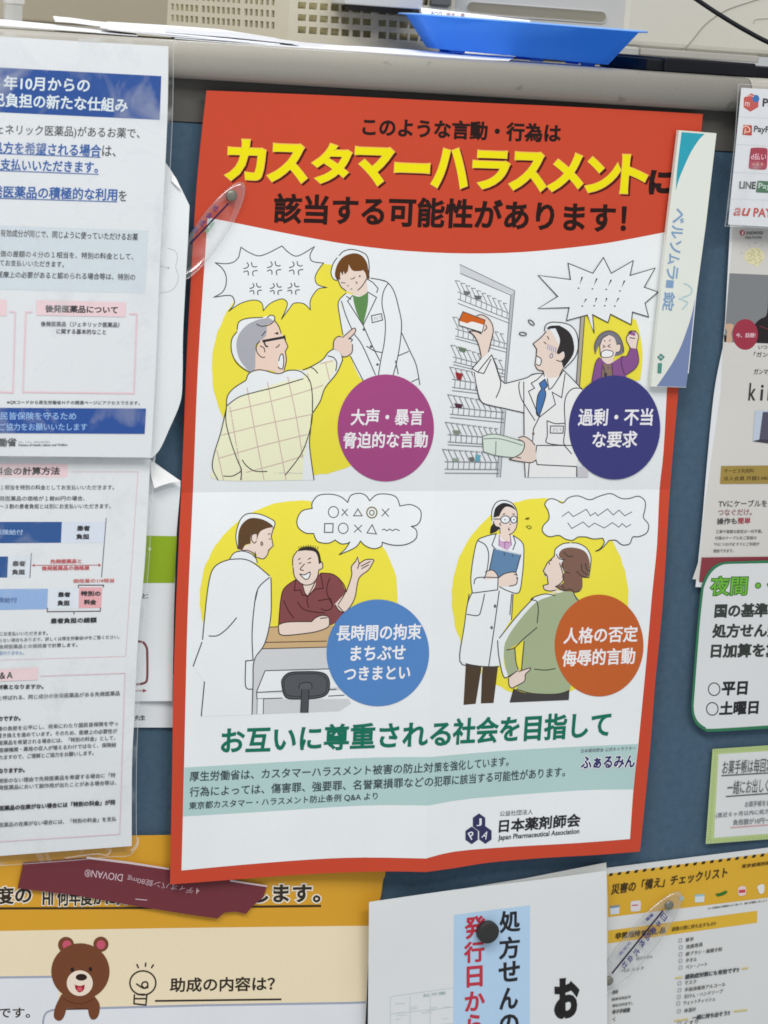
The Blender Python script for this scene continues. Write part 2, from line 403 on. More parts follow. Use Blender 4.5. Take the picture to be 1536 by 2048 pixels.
# ---- lettering
S.k = 32; S.view()
a = S.art('heading_lettering')
a.text('このような言動・行為は', 724, 272, 1121, 286, 38, (38, 20, 17), .032)
a.text('に', 1296, 389, 1342, 389, 49, (38, 20, 17), .05)
a.view = None
S.view(340, 160, 2.743); a.text('該当する可能性があります！', 565, 785, 2500, 842, 165, (38, 18, 15), .028); S.view()
a.done()
a = S.art('title_lettering'); a.one_per_line = False
cs = [('カ', 451, 529, 82), ('ス', 535, 613, 76), ('タ', 623, 700, 79), ('マ', 706, 784, 75), ('ー', 788, 859, 19), ('ハ', 862, 934, 78), ('ラ', 942, 1016, 76), ('ス', 1018, 1091, 76), ('メ', 1095, 1164, 76), ('ン', 1170, 1238, 70), ('ト', 1239, 1292, 78)]
def ybase(x): return 360 + (x - 451) * 29 / 841.
for ps in range(3):
    for c, x0, x1, h in cs:
        b0 = ybase(x0) + (0 if c != 'ー' else -27); b1 = ybase(x1) + (0 if c != 'ー' else -27)
        if ps == 0: a.text(c, x0 + 3, b0 + 4, x1 + 4.5, b1 + 4.5, h + 2, (80, 20, 12), .045)
        elif ps == 1: a.text(c, x0 - 1, b0 + 1, x1 + 1, b1 + 1, h + 3, (236, 180, 90), .046)
        else: a.text(c, x0 + .5, b0 - .5, x1 - .5, b1 - .5, h - .5, (240, 222, 8), .036)
a.done()
a = S.art('slogan_lettering')
for st, x0, y0, x1, y1 in [('お互いに尊重される', 441, 1508, 901, 1493), ('社会を目指して', 904, 1490, 1220, 1474)]:
    a.text(st, x0, y0, x1, y1, 53, (18, 112, 88), .025)
a.done()
a = S.art('small_lettering'); T = (58, 70, 74)
a.text('厚生労働省は、カスタマーハラスメント被害の防止対', 379, 1563, 866, 1545, 20, T, .008)
a.text('策を強化しています。', 868, 1545, 1017, 1532, 20, T, .008)
a.text('行為によっては、傷害罪、強要罪、名誉棄損罪などの', 379, 1594, 866, 1573, 20, T, .008)
a.text('犯罪に該当する可能性があります。', 868, 1573, 1130, 1553, 20, T, .008)
a.text('東京都カスタマー・ハラスメント防止条例 Q&A より', 378, 1620, 755, 1600, 16, T, .008)
S.view(840, 1400, 2.844)
a.text('公益社団法人', 453, 662, 641, 650, 30, (110, 110, 112), .006)
a.text('日本薬剤師会', 447, 756, 910, 720, 76, (40, 40, 44), .026)
a.text('Japan Pharmaceutical Association', 443, 806, 905, 768, 38, (70, 70, 74), .016)
a.text('日本薬剤師会 公式キャラクター', 916, 301, 1226, 284, 22, (110, 110, 120), 0)
a.text('ふぁるみん', 913, 393, 1221, 385, 72, (44, 44, 104), .03, outline=(.05, (235, 238, 240)))
a.done()
a = S.art('association_emblem')
for cx, cy, ch, ro in [(336, 695, 'J', 0), (294, 770, 'P', -.5), (372, 768, 'A', .45)]:
    pts = [S.X((cx + 44 * math.sin(t * math.pi / 3) * .92, cy + 50 * math.cos(t * math.pi / 3))) for t in range(6)]
    a.fill(pts, (52, 52, 92), raw=True)
    u = (math.sin(ro) * 1., -math.cos(ro)); cxx, cyy = cx - 15 * math.cos(ro) - 22 * u[0], cy - 15 * math.sin(ro) - 22 * u[1]
    a.text(ch, cxx, cyy, cxx + 30 * math.cos(ro), cyy + 30 * math.sin(ro), 44, (225, 228, 232), .01, up=u)
a.done()
S.view()

LW = 1.9
# ---- scene 1: shouting man ----------------------------------------------------
S.k = 44
S.view(380, 480, 3.072)
a = S.art('illustration'); a.ell(735, 790, 600, 655, YEL, n=90, jag=.012); ill = a.done(label='cartoon scene of an older man pointing and shouting at a bowing pharmacist')
a = S.art('speech_bubble', ill)
B = '313,45! 370,80 440,96 565,37! 610,80 665,98 765,40! 738,90 750,130 820,142! 785,190 768,235 785,275 843,292! 790,300 755,340 738,380 740,430! 700,392 640,388 612,420 560,488! 590,425 597,385 570,362 520,375 480,400 450,435! 446,400 425,375 380,370 310,390 235,440! 268,400 272,370 245,340 145,352! 200,320 222,270 220,215 195,170 155,140! 220,146 270,135 300,105!'
a.fill(B, WHITE); a.line(B, LW, closed=True)
for cx, cy, k in [(370, 178, 1), (515, 172, 1), (650, 172, 1), (402, 300, .86), (527, 300, .86), (635, 298, .86)]:
    for st in ['-20,-40 -10,-22 -20,-8 -42,-2', '8,-42 12,-20 26,-12 42,-16', '-42,20 -22,12 -12,20 -12,40', '46,10 24,12 15,24 20,44']:
        a.line(' '.join('%f,%f' % (cx + float(q.split(',')[0]) * k, cy + float(q.split(',')[1]) * k) for q in st.split()), 2.1, (80, 80, 84))
a.done()
a = S.art('drawing', ill)
# bowing pharmacist
a.fill('1098,225! 1098,130 1075,85 1020,62 960,62 915,88 880,135 868,200 880,238 912,250! 1000,300', WHITE)
a.fill('960,325! 912,380 925,480 940,590 985,712! 1068,872 1250,900 1412,890! 1400,800 1355,690 1303,570 1292,450 1250,300 1215,262! 1105,230! 1050,300 1000,335', WHITE)
a.fill('1085,240! 1092,320! 1050,345 1005,335! 1000,300', SKIN)
a.fill('975,150! 962,195 930,205 903,225 915,255 925,285 960,312 990,325 1020,316 1055,275 1085,235! 1082,200 1060,180 1000,185', SKIN)
a.fill('1000,338! 1045,348 1095,318! 1092,400 1064,522! 1030,460 1008,390', (96, 140, 82))
a.fill('905,248! 890,215 903,155 940,105 1000,82 1050,92 1085,135 1097,190 1105,238! 1085,240! 1078,205 1062,185 1050,190 1000,188 975,150! 970,190 950,212! 945,190! 938,218! 925,195! 922,225 925,240!', (110, 68, 28))
a.line('1098,225 1100,150 1085,95 1040,68 985,58 940,72 915,98|905,108 880,145 866,200 880,238 905,250|960,325 912,380 920,470 940,585|985,712 1068,872|1000,340! 968,375! 1064,524! 1146,352! 1090,318!|960,345! 990,365!|1090,240! 1125,262! 1156,298! 1146,325|1110,235 1170,245 1215,262 1255,320 1285,430 1300,520 1290,640 1270,750 1248,830|1218,265 1188,320 1180,400 1200,500 1195,620 1172,740 1157,835|1300,570 1350,680 1390,770 1412,890|1275,714 1345,684|1360,872 1405,852|1064,524 1120,650 1166,742|1010,580 1060,650 1140,830|1085,652 1130,680 1182,692|1262,740 1280,825|930,375 960,470 1000,560|1085,240 1060,280 1030,310|903,225 915,260 930,290 960,313', LW)
a.line('928,258 942,264 955,262|985,240! 1003,238! 1014,226|966,278 975,284|985,302 998,300|1018,255! 1028,262! 1020,270!', 1.5)
a.ell(1043, 222, 6, 6, (120, 110, 110)); a.ell(1068, 550, 8, 8, (90, 90, 94)); a.ell(1112, 655, 8, 8, (90, 90, 94)); a.ell(1152, 765, 8, 8, (90, 90, 94))
a.line('1115,466! 1176,452! 1183,492! 1120,508!', 1.8, closed=True); a.text('さとう', 1128, 494, 1172, 484, 20, (130, 130, 134), 0)
# man from behind
CR = (242, 237, 202)
a.fill('225,1020! 245,930 340,865! 370,812 430,797 540,822! 640,798 715,800 750,778 815,738 850,690 885,670 925,690 936,740 900,822 830,908 800,990 757,1060! 745,1150 735,1270 762,1475! 160,1470! 138,1400 150,1310 200,1130', WHITE)
a.fill('228,1024! 300,968 420,925 560,872 690,850! 745,785 850,738 890,742! 893,790 835,895 795,990 755,1060! 745,1150 735,1210 705,1320 690,1475! 175,1475 142,1400 150,1310 200,1130', CR)
GL = (206, 180, 170)
for q in ['245,1022 282,1240 320,1475', '350,905 400,1180 455,1475', '475,872 530,1150 590,1475', '600,840 655,1100 692,1340', '722,820 730,870', '832,752 858,862', '165,1290 205,1475', '238,1055 520,985 740,920 820,890', '190,1200 470,1130 745,1072', '175,1342 450,1262 720,1195', '345,1428 560,1370 700,1325', '800,760 880,742']: a.line(q, 2.0, GL)
a.fill('360,812! 395,798 400,770 398,700 430,620! 465,590 470,545 475,515! 520,495! 558,560 575,600 602,655 585,682 590,730 580,802! 545,822 490,800', (233, 206, 190))
a.fill('292,560! 300,505 350,482 445,476! 500,462 520,480 500,520! 420,520 365,810! 300,760 255,690 258,610', WHITE)
a.fill('415,490! 350,522 300,580 285,650 305,735 365,812! 398,795 402,700 405,640! 432,618! 465,590 472,545 465,520! 515,505 490,480! 455,482', (170, 170, 178))
a.fill('540,750! 545,712 565,702 575,740 570,790! 552,785', WHITE)
a.line('290,552 300,505 350,482 447,476|472,480 495,462 518,470 517,495 490,520 440,530 408,515|290,562 257,610 255,680 280,745 320,785 365,812|520,495! 545,530 560,575|580,605! 602,655! 585,685! 592,740 578,802|545,745 553,712 568,700 576,740 570,788 553,790 540,780!|430,620 408,650 412,690 440,720 462,718|430,650 455,665 460,690|445,480|345,860 365,818 430,797 540,822 600,802 660,802 700,822 738,870 752,960 752,1060|345,862 270,910 230,960 225,1020|225,1020 300,965 400,935 520,905 697,852|225,1020 220,1110 245,1220 290,1350 316,1412 311,1475|223,1035 190,1180 150,1310 138,1400 172,1475|752,980 750,1100 725,1210 680,1320 585,1445|750,1070 740,1170 735,1270 762,1475|690,800 750,775 815,735 850,690 885,668|936,740 900,820 830,908 800,990 756,1060|845,712 882,722 902,755 895,805|885,670 925,690 938,742|320,1350 350,1390 400,1420 475,1422|205,1450 262,1450 312,1422|740,780 765,795 785,820|520,575 535,572|525,660 540,655 550,640|465,560 440,590', LW, (55, 50, 50))
a.line('445,622! 580,597!', 5, (48, 44, 48)); a.line('580,585! 585,615!|455,625 465,650 480,655', 3, (48, 44, 48)); a.ell(536, 573, 8, 8, (60, 50, 50))
a.fill('880,668! 885,618 905,595 950,588 1000,545! 1018,548 1015,565 975,612! 998,640 992,700 962,716 936,716! 920,690', (230, 205, 192))
a.line('880,668 885,618 908,594 930,595|935,600 950,588 1000,545 1018,548 1012,570 975,612|975,600! 998,612! 990,625|998,640 995,690 962,716 936,716', LW, (60, 52, 52))
a.done()
a = S.art('caption_disc', ill); a.ell(1203, 1155, 296, 329, (164, 74, 130), n=64)
W2 = (240, 234, 242)
a.text('大声・暴言', 986, 1140, 1432, 1138, 102, W2, .02); a.text('脅迫的な言動', 938, 1282, 1458, 1276, 102, W2, .02); a.done()

# ---- scene 2: unreasonable demand -----------------------------------------------
S.k = 44
S.view(870, 480, 3.072)
a = S.art('illustration')
a.fill('922,465! 985,455 1080,445 1200,480 1235,490! 1262,590 1275,720 1262,862! 1150,880 900,935! 888,900!', YEL); ill = a.done(label='cartoon scene of a pharmacist at medicine shelves with a woman raising her fist behind')
a = S.art('drawing', ill); G1 = (206, 208, 212); GL2 = (120, 122, 128)
a.poly('152,150 490,312 490,326 475,330 155,205', G1); a.poly('466,335 490,315 438,880 425,880', (186, 188, 192)); a.poly('413,1045 435,1045 400,1458 380,1458', (196, 198, 202))
a.line('152,150! 490,312!|155,205! 466,338!|490,312! 438,880!|466,338! 425,875!|413,1045! 380,1458!|435,1050! 402,1458!', 1.5, GL2)
def shelf(x0, x1, rows, tops):
    (ya0, ya1), (yb0, yb1), (yc0, yc1) = rows
    for (u, v) in rows: a.line('%f,%f! %f,%f!' % (x0, u, x1, v), 1.4, GL2)
    n = int((x1 - x0) / 34); 
    for i in range(n + 1):
        t = (i + .6) / (n + 1.); x = x0 + (x1 - x0) * t; y = ya0 + (ya1 - ya0) * t; yy = yb0 + (yb1 - yb0) * t
        a.line('%f,%f! %f,%f!' % (x, y, x - 4, yy), 1.2, GL2)
        s = 1 - .25 * t
        a.line('%f,%f! %f,%f! %f,%f!' % (x, y - 6, x - 34 * s, y - 78 * s, x - 4, y - 74 * s), 1.4, (132, 132, 138))
shelf(140, 458, [(318, 452), (362, 488), (388, 512)], 0); shelf(125, 440, [(545, 638), (590, 668), (606, 690)], 0)
shelf(112, 430, [(718, 800), (748, 825), (765, 842)], 0); shelf(105, 425, [(855, 905), (905, 945), (925, 962)], 0)
shelf(92, 425, [(1025, 1060), (1070, 1100), (1090, 1122)], 0); shelf(78, 405, [(1195, 1218), (1240, 1262), (1258, 1275)], 0); shelf(60, 392, [(1362, 1366), (1408, 1410), (1432, 1434)], 0)
a.poly('175,312 220,318 205,338 180,332', (110, 112, 110)); a.poly('240,340 290,345 275,365 250,362', (105, 105, 108)); a.poly('145,655 195,668 185,690 150,682', (105, 125, 105))
a.poly('125,812 172,822 160,862 135,855', (150, 45, 50)); a.poly('118,1002 170,1010 162,1034 130,1030', (80, 45, 60)); a.poly('108,1170 155,1170 150,1194 115,1190', (130, 140, 125)); a.poly('250,1318 282,1322 272,1362 248,1360', (100, 170, 190))
a.poly('210,1335 240,1335 238,1360 216,1358', (110, 110, 100)); a.poly('105,1340 150,1342 145,1358 106,1356', (150, 165, 150))
a.poly('895,472 922,465 888,900 868,882', (176, 168, 152)); a.line('895,472! 868,882!|920,470! 888,900!', 1.5)
# pharmacist
a.fill('325,685! 285,725! 228,790! 245,880 290,1000! 430,1035 550,1062! 548,1200! 640,1260! 625,1380! 700,1390 870,1392! 940,1000! 905,920! 850,860 790,800 670,812! 620,825 560,848! 430,882! 395,850 375,790 348,705', PALE)
a.fill('548,1200! 640,1260! 625,1380! 870,1392! 865,1458! 550,1458!', PALE)
a.poly('870,1392 940,1392 940,1458 870,1458', (200, 200, 206))
a.fill('685,560! 740,540! 765,620 755,690 790,682! 797,720 775,745! 785,795! 760,838 690,848! 665,805! 630,795 612,765 622,705! 628,675 603,638! 640,610', SKIN)
a.fill('672,560! 680,525 720,506 775,508! 832,525 868,570 880,650 862,720 795,790! 790,700 700,540', WHITE)
a.fill('690,548! 705,528 765,525! 822,562 850,620 850,700 790,788! 780,745! 797,720 790,685 757,702! 748,690 765,640 765,600 740,543! 712,545', (50, 46, 48))
a.fill('622,712! 650,728 652,755 640,772 624,760!', (245, 240, 238))
a.line('685,560 650,600 603,638! 625,670! 622,712! 614,765! 630,795 665,805!|665,805 672,840|622,712 650,728 652,755 640,772 622,762|668,625 685,640|690,590 700,612|760,700 790,682 798,718 775,745 745,738|785,790 765,835|672,560 680,525 715,506 780,508|780,508 832,525 870,572 880,650 860,720 795,790', LW, (58, 52, 54))
for i in range(5): a.line('%f,%f! %f,%f!' % (696 + i * 12, 640 + i * 5, 690 + i * 12, 672 + i * 6), 1.4, (130, 140, 185))
a.line('718,695 705,715 715,725 724,712 718,695', 1.5, (90, 110, 150))
a.fill('640,882! 675,855! 690,895 672,915! 680,960 640,1085! 622,1060 630,960 655,915!', (74, 118, 176))
a.line('640,882! 675,855! 690,895 672,915! 680,960 640,1085! 622,1060 630,960 655,915! 640,882!|430,882 560,848 600,825 668,818|590,880! 625,860! 670,815|590,880! 612,910! 575,930! 640,1090! 740,1010! 720,935! 778,968! 800,820|640,1090 605,1160! 600,1235|785,795 850,860 905,920|545,870! 548,1200|520,870 515,900 525,960 550,1010 615,1110|690,850! 700,918! 725,900 790,800|285,725! 228,790! 262,812! 348,705!|262,812 300,820! 345,730|240,810 260,920 292,1000 430,1035 550,1062|348,705 380,790 402,860 400,910 375,970|905,912 850,912 810,950 795,1020 800,1150 790,1240 800,1262|688,1110 690,1200 682,1240 720,1255 800,1262|688,1110! 740,1128 798,1125|795,1262! 840,1315|625,1262! 840,1262 |625,1262 618,1330 628,1380! 870,1392!|430,882! 395,850|640,1270|550,1370! 555,1458!|580,1365! 572,1458!|870,1392! 872,1455!', LW, (60, 60, 64))
a.ell(604, 1190, 8, 10, (130, 110, 100))
a.line('710,1143! 790,1143! 786,1187! 708,1186!', 1.8, closed=True); a.text('さとう', 722, 1176, 776, 1176, 22, (130, 130, 134), 0)
a.fill('300,490! 255,465 290,460 335,490 358,550 340,640 330,690! 285,725! 270,650 245,595 210,560! 250,562 285,578!', SKIN)
a.line('255,465 290,460 335,490 358,550 340,640 328,688|210,560 245,595 270,650 285,722|210,560 250,562 285,578|310,520 318,540 300,560', LW, (60, 52, 54))
a.poly('148,495 172,440 308,492 290,568 148,524', (238, 236, 234)); a.fill('150,497! 172,440! 308,492! 300,522! 230,502 200,512!', (206, 98, 30)); a.line('148,495! 172,440! 308,492! 290,568! 148,524!', 1.6, closed=True)
a.fill('292,1208! 335,1195 400,1198 545,1240! 548,1290 500,1338! 380,1325 298,1300!', (216, 228, 216)); a.line('292,1208 335,1195 400,1198 545,1240|292,1208! 298,1300! 380,1325 500,1338!|298,1222 400,1222 540,1262|375,1235! 372,1320!', 1.7, (110, 120, 112))
a.fill('512,1215! 550,1208 590,1232 615,1262! 625,1350! 590,1368 520,1358 455,1348! 520,1318 545,1285 548,1245! 515,1228', SKIN)
a.line('512,1215 550,1208 590,1232 615,1262|455,1348 520,1318 545,1285 548,1245 515,1225|455,1348 520,1360 590,1368 622,1350|500,1335 530,1340', LW, (60, 52, 54))
# woman raising her fist
a.fill('985,700! 982,640 1015,580 1070,558 1120,578 1152,630 1160,690 1110,712! 1020,640', (120, 118, 128))
a.fill('1012,650! 1030,605 1062,585 1100,600 1115,640! 1140,642 1138,680 1112,690! 1095,728! 1095,750 1060,765 1030,745! 1018,705', SKIN)
a.fill('1022,690! 1050,676 1092,686 1088,712 1055,722 1024,716!', (244, 242, 242))
PU = (136, 84, 142)
a.fill('960,890! 985,760 1010,722 1035,745! 1060,762 1095,750 1150,712! 1180,715 1200,662! 1240,668! 1252,740 1230,790 1175,828! 1165,880 1060,900', PU)
a.fill('1030,758! 1060,768 1087,758! 1092,835! 1022,845!', (136, 116, 100))
a.fill('1200,662! 1176,612 1190,578 1225,558 1250,588 1243,630 1238,668!', SKIN)
a.poly('1190,560 1232,570 1228,590 1196,582', (150, 90, 150)); a.line('1195,600! 1230,605!|1185,590 1200,560 1235,565', 2, (70, 60, 66))
a.line('985,700 982,640 1015,580 1070,558 1120,578 1150,628 1158,690|1012,650 1030,605 1062,585|1022,690 1050,676 1092,686 1088,712 1055,722 1024,716 1022,690|1030,645! 1045,655! 1030,662|1078,640! 1062,652! 1080,660!|1040,615 1046,625|1070,622 1080,612|1012,650 1018,705 1030,722|960,890 985,760 1010,722|1030,758 1022,845|1087,758 1092,835|1035,775 1048,830|1150,712 1145,760 1165,830|1200,662 1180,712 1150,715|1240,668 1252,740 1230,790 1175,828|1200,662 1176,612 1190,578 1225,558 1250,588 1243,630 1238,668|1115,642 1140,642 1136,682 1112,690', 1.5, (70, 50, 74))
a.ell(1048, 828, 10, 14, (70, 60, 70))
for cx, cy, r in [(592, 507, .7), (540, 577, .1)]:
    pts = [(cx + 22 * math.cos(t) * math.cos(r) - 10 * math.sin(t) * math.sin(r), cy + 22 * math.cos(t) * math.sin(r) + 10 * math.sin(t) * math.cos(r)) for t in [i * .5 for i in range(13)]]
    a.line(' '.join('%f,%f' % q for q in pts), 1.8, closed=True)
a.done()
a = S.art('speech_bubble', ill)
B = '635,218! 833,243! 818,143! 970,205! 1035,108! 1083,205! 1218,127! 1198,218! 1352,173! 1285,290! 1370,320! 1290,388! 1312,472! 1213,442! 1205,520! 1078,455! 1063,507! 968,458! 978,572! 936,460! 808,495! 825,415! 635,420! 755,347!'
a.fill(B, WHITE); a.line(B, LW, closed=True)
for x0, y0, x1, y1, x2, y2 in [(905, 226, 888, 276, 882, 296), (995, 235, 975, 282, 967, 300), (1083, 243, 1062, 288, 1052, 304), (1165, 248, 1146, 294, 1136, 313), (930, 360, 912, 390, 905, 406), (993, 355, 983, 387, 978, 404), (1055, 355, 1048, 385, 1043, 404), (1128, 355, 1112, 387, 1105, 406)]:
    dx, dy = (x1 - x0), (y1 - y0); a.poly('%f,%f %f,%f %f,%f' % (x0 - 5, y0, x0 + 5, y0 + 2, x1, y1), INK); a.ell(x2, y2, 5.5, 5, (90, 100, 90))
a.done()
a = S.art('caption_disc', ill); a.ell(1103, 1152, 281, 320, (62, 62, 124), n=64)
a.text('過剰・不当', 876, 1142, 1335, 1140, 106, W2, .02); a.text('な要求', 964, 1278, 1240, 1274, 102, W2, .02); a.done()

# ---- scene 3: long restraint -------------------------------------------------------
S.k = 44
S.view(370, 960, 3.072)
a = S.art('illustration'); a.ell(700, 724, 608, 598, YEL, n=90, jag=.012); ill = a.done(label='cartoon scene of a standing man in white and a smiling man in a maroon shirt at a counter')
a = S.art('drawing', ill)
a.poly('470,1030 900,1015 1000,1340 1020,1372 950,1420 485,1438 420,1440 420,1110', (206, 207, 210))
a.poly('440,1310 600,1310 1000,1290 1000,1345 440,1345', WHITE)
a.fill('515,905! 960,895! 960,1020! 870,1027 475,1037! 490,1005!', (204, 172, 128))
a.line('515,905! 600,900!|495,998! 870,990!|475,1037! 870,1027!', LW, (80, 66, 50))
a.poly('492,1172 900,1160 1000,1160 1000,1270 442,1305', WHITE); a.line('900,1160! 492,1172! 440,1300! 442,1345! 600,1340!|442,1305! 600,1296!|880,1288! 930,1286!|880,1328! 980,1322!|445,1345! 443,1438!|482,1345! 480,1438!', LW)
a.poly('446,1345 480,1345 478,1438 444,1438', WHITE)
a.fill('108,980! 128,780 140,660 165,560 210,512 280,488! 360,486 430,515 520,590! 530,640 530,850 490,1005 425,1110! 415,1280 414,1442! 98,1452! 118,1240! 50,1145!', WHITE)
a.fill('315,340! 325,280 350,225 390,207 460,210 530,240 553,262 545,300! 440,320 330,430', WHITE)
a.fill('545,290! 480,300 440,350 400,390 360,410 325,440! 430,450 440,472! 480,485 505,462 515,430 540,415! 540,400 530,350 538,335', SKIN)
a.fill('325,425! 328,330 350,272 400,235 470,240 525,268 543,290! 500,298 460,320 440,372! 438,330 415,335 405,365 402,392! 370,400 352,432!', (92, 66, 40))
a.fill('410,335! 438,328 440,372! 430,392 412,388 403,360', SKIN); a.fill('275,486! 300,450 345,434 400,445 440,480! 446,512! 400,500 340,488', WHITE)
a.line('325,425 312,350 325,280 350,230 390,206 460,210 530,240 553,262 545,300|545,290! 530,345! 542,405! 515,430! 505,462 480,485 440,474|438,330 415,335 408,365 425,388 440,375|470,378 466,395 474,402 478,392 470,378|510,440 520,428|510,335 525,328|515,360 525,365|430,440 436,470|275,485 300,450 345,436 400,450 435,480|325,440 380,432 425,455 445,510', LW, (60, 52, 48))
a.line('275,488 210,512 165,560 140,670 120,850 108,982|105,995! 50,1145!|120,1238! 100,1452!|275,488 360,486 430,515 520,590|528,600 530,700 526,850 490,1005 425,1108 418,1250 412,1442|520,598 450,665 425,780 412,950 418,1108|445,680 432,740|145,958 200,956 260,912 318,845|420,1107! 373,1112! 370,1245 382,1282 415,1285', LW + .2, (60, 62, 66))
# man at the counter
MR = (132, 74, 76)
a.fill('575,890! 588,740 610,665 680,612! 740,650! 832,572! 905,578 955,615 988,680! 938,770! 982,820! 975,850! 900,892! 600,900', MR)
a.fill('722,640! 800,600! 800,650 757,712! 730,680', SKIN)
a.fill('662,530! 664,475 690,435 740,415! 800,425 832,500! 848,512 840,550 820,552! 812,600 780,638 735,645 690,615 668,575', SKIN)
a.fill('688,438! 720,412 780,410 822,440 838,505! 822,515! 815,470 795,440 740,432!', (48, 42, 40))
a.fill('704,577! 735,582 768,566! 762,600 738,610', (248, 248, 248))
a.fill('578,915! 580,885 640,872 780,870! 805,845 845,832 880,840 888,870 880,902 830,925! 760,940 620,955 585,945', SKIN)
a.fill('990,690! 1010,630 1025,570 1022,535 1048,500! 1058,475 1072,485 1070,515! 1110,490 1158,490 1150,515 1125,555 1068,605! 1045,720 1010,785 978,812 945,800 918,765!', SKIN)
a.line('575,890 588,740 610,665 680,612|832,572 905,578 955,615 988,680 940,765 |938,770 982,820|680,612! 672,680! 710,675! 720,708! 755,712! 800,672! 850,665! 832,572|755,712! 750,745 760,785|720,635! 735,690! 755,712 800,625|890,600 870,670 885,730 910,770|818,742! 895,728! 905,780 870,802 835,790!|605,740 640,810 670,850|690,750 740,800 860,818', LW, (70, 30, 34))
a.line('662,530 664,475 690,435|664,535 672,590 700,625 735,645 780,638 812,600 822,552|822,515 842,505 845,540 822,552|704,577 735,582 768,566 762,600 738,610 704,577|735,515 708,548 730,556|700,515 715,508|752,510 775,506|695,490 710,480|755,488 775,478|578,945 620,955 760,940 830,925 880,902 888,870 880,840 845,832 805,845 780,868|578,945 574,900 585,885 640,872 780,870|830,850 875,846|1048,500 1022,535 1025,580 1008,640 990,690|1048,500! 1060,475! 1070,515! 1060,545|1070,515 1110,490 1158,490 1150,515 1125,555 1068,605 1045,720 1010,785 978,812 945,800 922,765|1080,530 1140,500|1085,545 1130,520', LW, (60, 50, 48))
for i in range(9): a.line('%f,%f! %f,%f!' % (702 + i * 14, 414 - abs(4 - i) * -3, 698 + i * 15, 396 - abs(4 - i) * -3), 1.3, (90, 84, 60))
a.fill('596,1262! 600,1220 640,1185 720,1178 820,1180 870,1200 888,1250 875,1310 820,1338 700,1345 620,1335', (86, 88, 92))
a.line('608,1262! 612,1225 650,1195 740,1190 815,1192 860,1212 874,1255 860,1305 815,1325 700,1330 630,1322 610,1285', 1.8, (50, 52, 56), closed=True)
a.line('596,1262 600,1220 640,1185 720,1178 820,1180 870,1200 888,1250 875,1310 820,1338 700,1345 620,1335', 2.4, (46, 48, 52), closed=True)
a.poly('718,1262 762,1262 756,1430 710,1430', (78, 80, 84)); a.line('718,1270! 710,1430!|762,1270! 756,1430!', 1.8, (46, 48, 52))
a.fill('700,1262! 708,1248 735,1243 770,1246 780,1262 775,1285! 702,1285!', (92, 94, 98)); a.line('702,1284 704,1256 735,1244 770,1246 780,1265 778,1285!', 1.8, (46, 48, 52)); a.done()
a = S.art('speech_bubble', ill)
B = '945,460! 985,425 1015,378! 1000,388 960,392 922,368! 880,388 815,378 790,328! 740,325 695,290 690,240 720,190 782,175! 782,140 820,95 900,88 960,105 1000,138! 1020,95 1070,82 1110,95 1135,128! 1180,90 1250,88 1300,108 1320,160! 1390,152 1445,185 1448,240 1425,275 1390,285! 1422,310 1418,360 1360,395 1280,400 1212,382! 1205,408 1160,422 1110,405 1078,375! 1045,415'
a.fill(B, WHITE); a.line(B, LW, closed=True); SY = (92, 90, 92)
a.ring(912, 197, 31, 34, 2, SY); a.line('965,178! 1000,222!|1000,178! 962,220!|1210,178! 1252,225!|1255,175! 1208,222!|1040,275! 1085,322!|1088,277! 1038,322!', 2, SY); a.line('1062,178! 1088,220! 1036,220!', 2, SY, closed=True)
a.ring(1148, 200, 31, 33, 2.6, (120, 112, 70)); a.ring(1148, 201, 14, 15, 2.2, (120, 112, 70)); a.line('858,268! 910,268! 908,322! 857,322!', 2.2, SY, closed=True); a.ring(972, 297, 30, 32, 2, SY)
a.line('1150,275! 1176,332! 1118,325!', 2, SY, closed=True); a.line('1210,308 1225,302 1240,312 1258,302 1275,312 1292,302 1320,312', 2, SY); a.done()
a = S.art('caption_disc', ill); a.ell(1185, 1062, 315, 328, (84, 132, 192), n=64)
a.text('長時間の拘束', 930, 990, 1450, 980, 98, W2, .02); a.text('まちぶせ', 1015, 1112, 1352, 1104, 92, W2, .02); a.text('つきまとい', 975, 1234, 1382, 1224, 86, W2, .02); a.done()

# ---- scene 4: insulting ---------------------------------------------------------------
S.k = 44
S.view(870, 960, 3.072)
a = S.art('illustration'); a.ell(645, 725, 542, 612, YEL, n=90, jag=.012); ill = a.done(label='cartoon scene of a woman shouting at a pharmacist who holds a clipboard')
a = S.art('drawing', ill)
a.fill('190,1115! 288,1140! 250,1375! 175,1382!', (78, 62, 48)); a.fill('290,1145! 388,1140! 360,1370! 282,1373!', (78, 62, 48)); a.poly('284,1150 292,1150 288,1200', (250, 235, 190))
a.fill('262,372! 300,350 350,335! 480,340 540,390! 545,480 535,600 515,690! 480,705! 470,850! 395,975! 395,1145! 330,1147! 235,1135 153,1115! 180,900 200,760 218,700! 228,690! 218,600 235,480', WHITE)
a.fill('350,270! 350,190 375,140 420,125 470,140 500,180 505,240 480,330! 420,330', WHITE)
a.fill('340,332! 345,290 365,265 385,260! 398,300! 372,320', (46, 42, 44))
a.fill('398,285! 400,315 395,345 455,385 462,325! 445,300', SKIN)
a.fill('362,250! 375,225 400,200 430,165! 480,175 503,215 503,270 485,320 460,335 430,318 400,290 372,280', SKIN)
a.fill('358,232! 370,175 405,145 440,142 480,160 500,190! 470,170 435,165 410,190 395,222!', (46, 42, 44))
a.ell(432, 243, 27, 22, WHITE); a.ell(484, 243, 19, 21, WHITE)
a.ring(432, 243, 28, 23, 2.0, (70, 84, 100)); a.ring(484, 243, 19, 22, 2.0, (70, 84, 100)); a.line('358,240! 404,240!|459,242! 465,242!', 2.2, (70, 84, 100)); a.ell(430, 244, 4, 4, INK); a.ell(485, 244, 4, 4, INK)
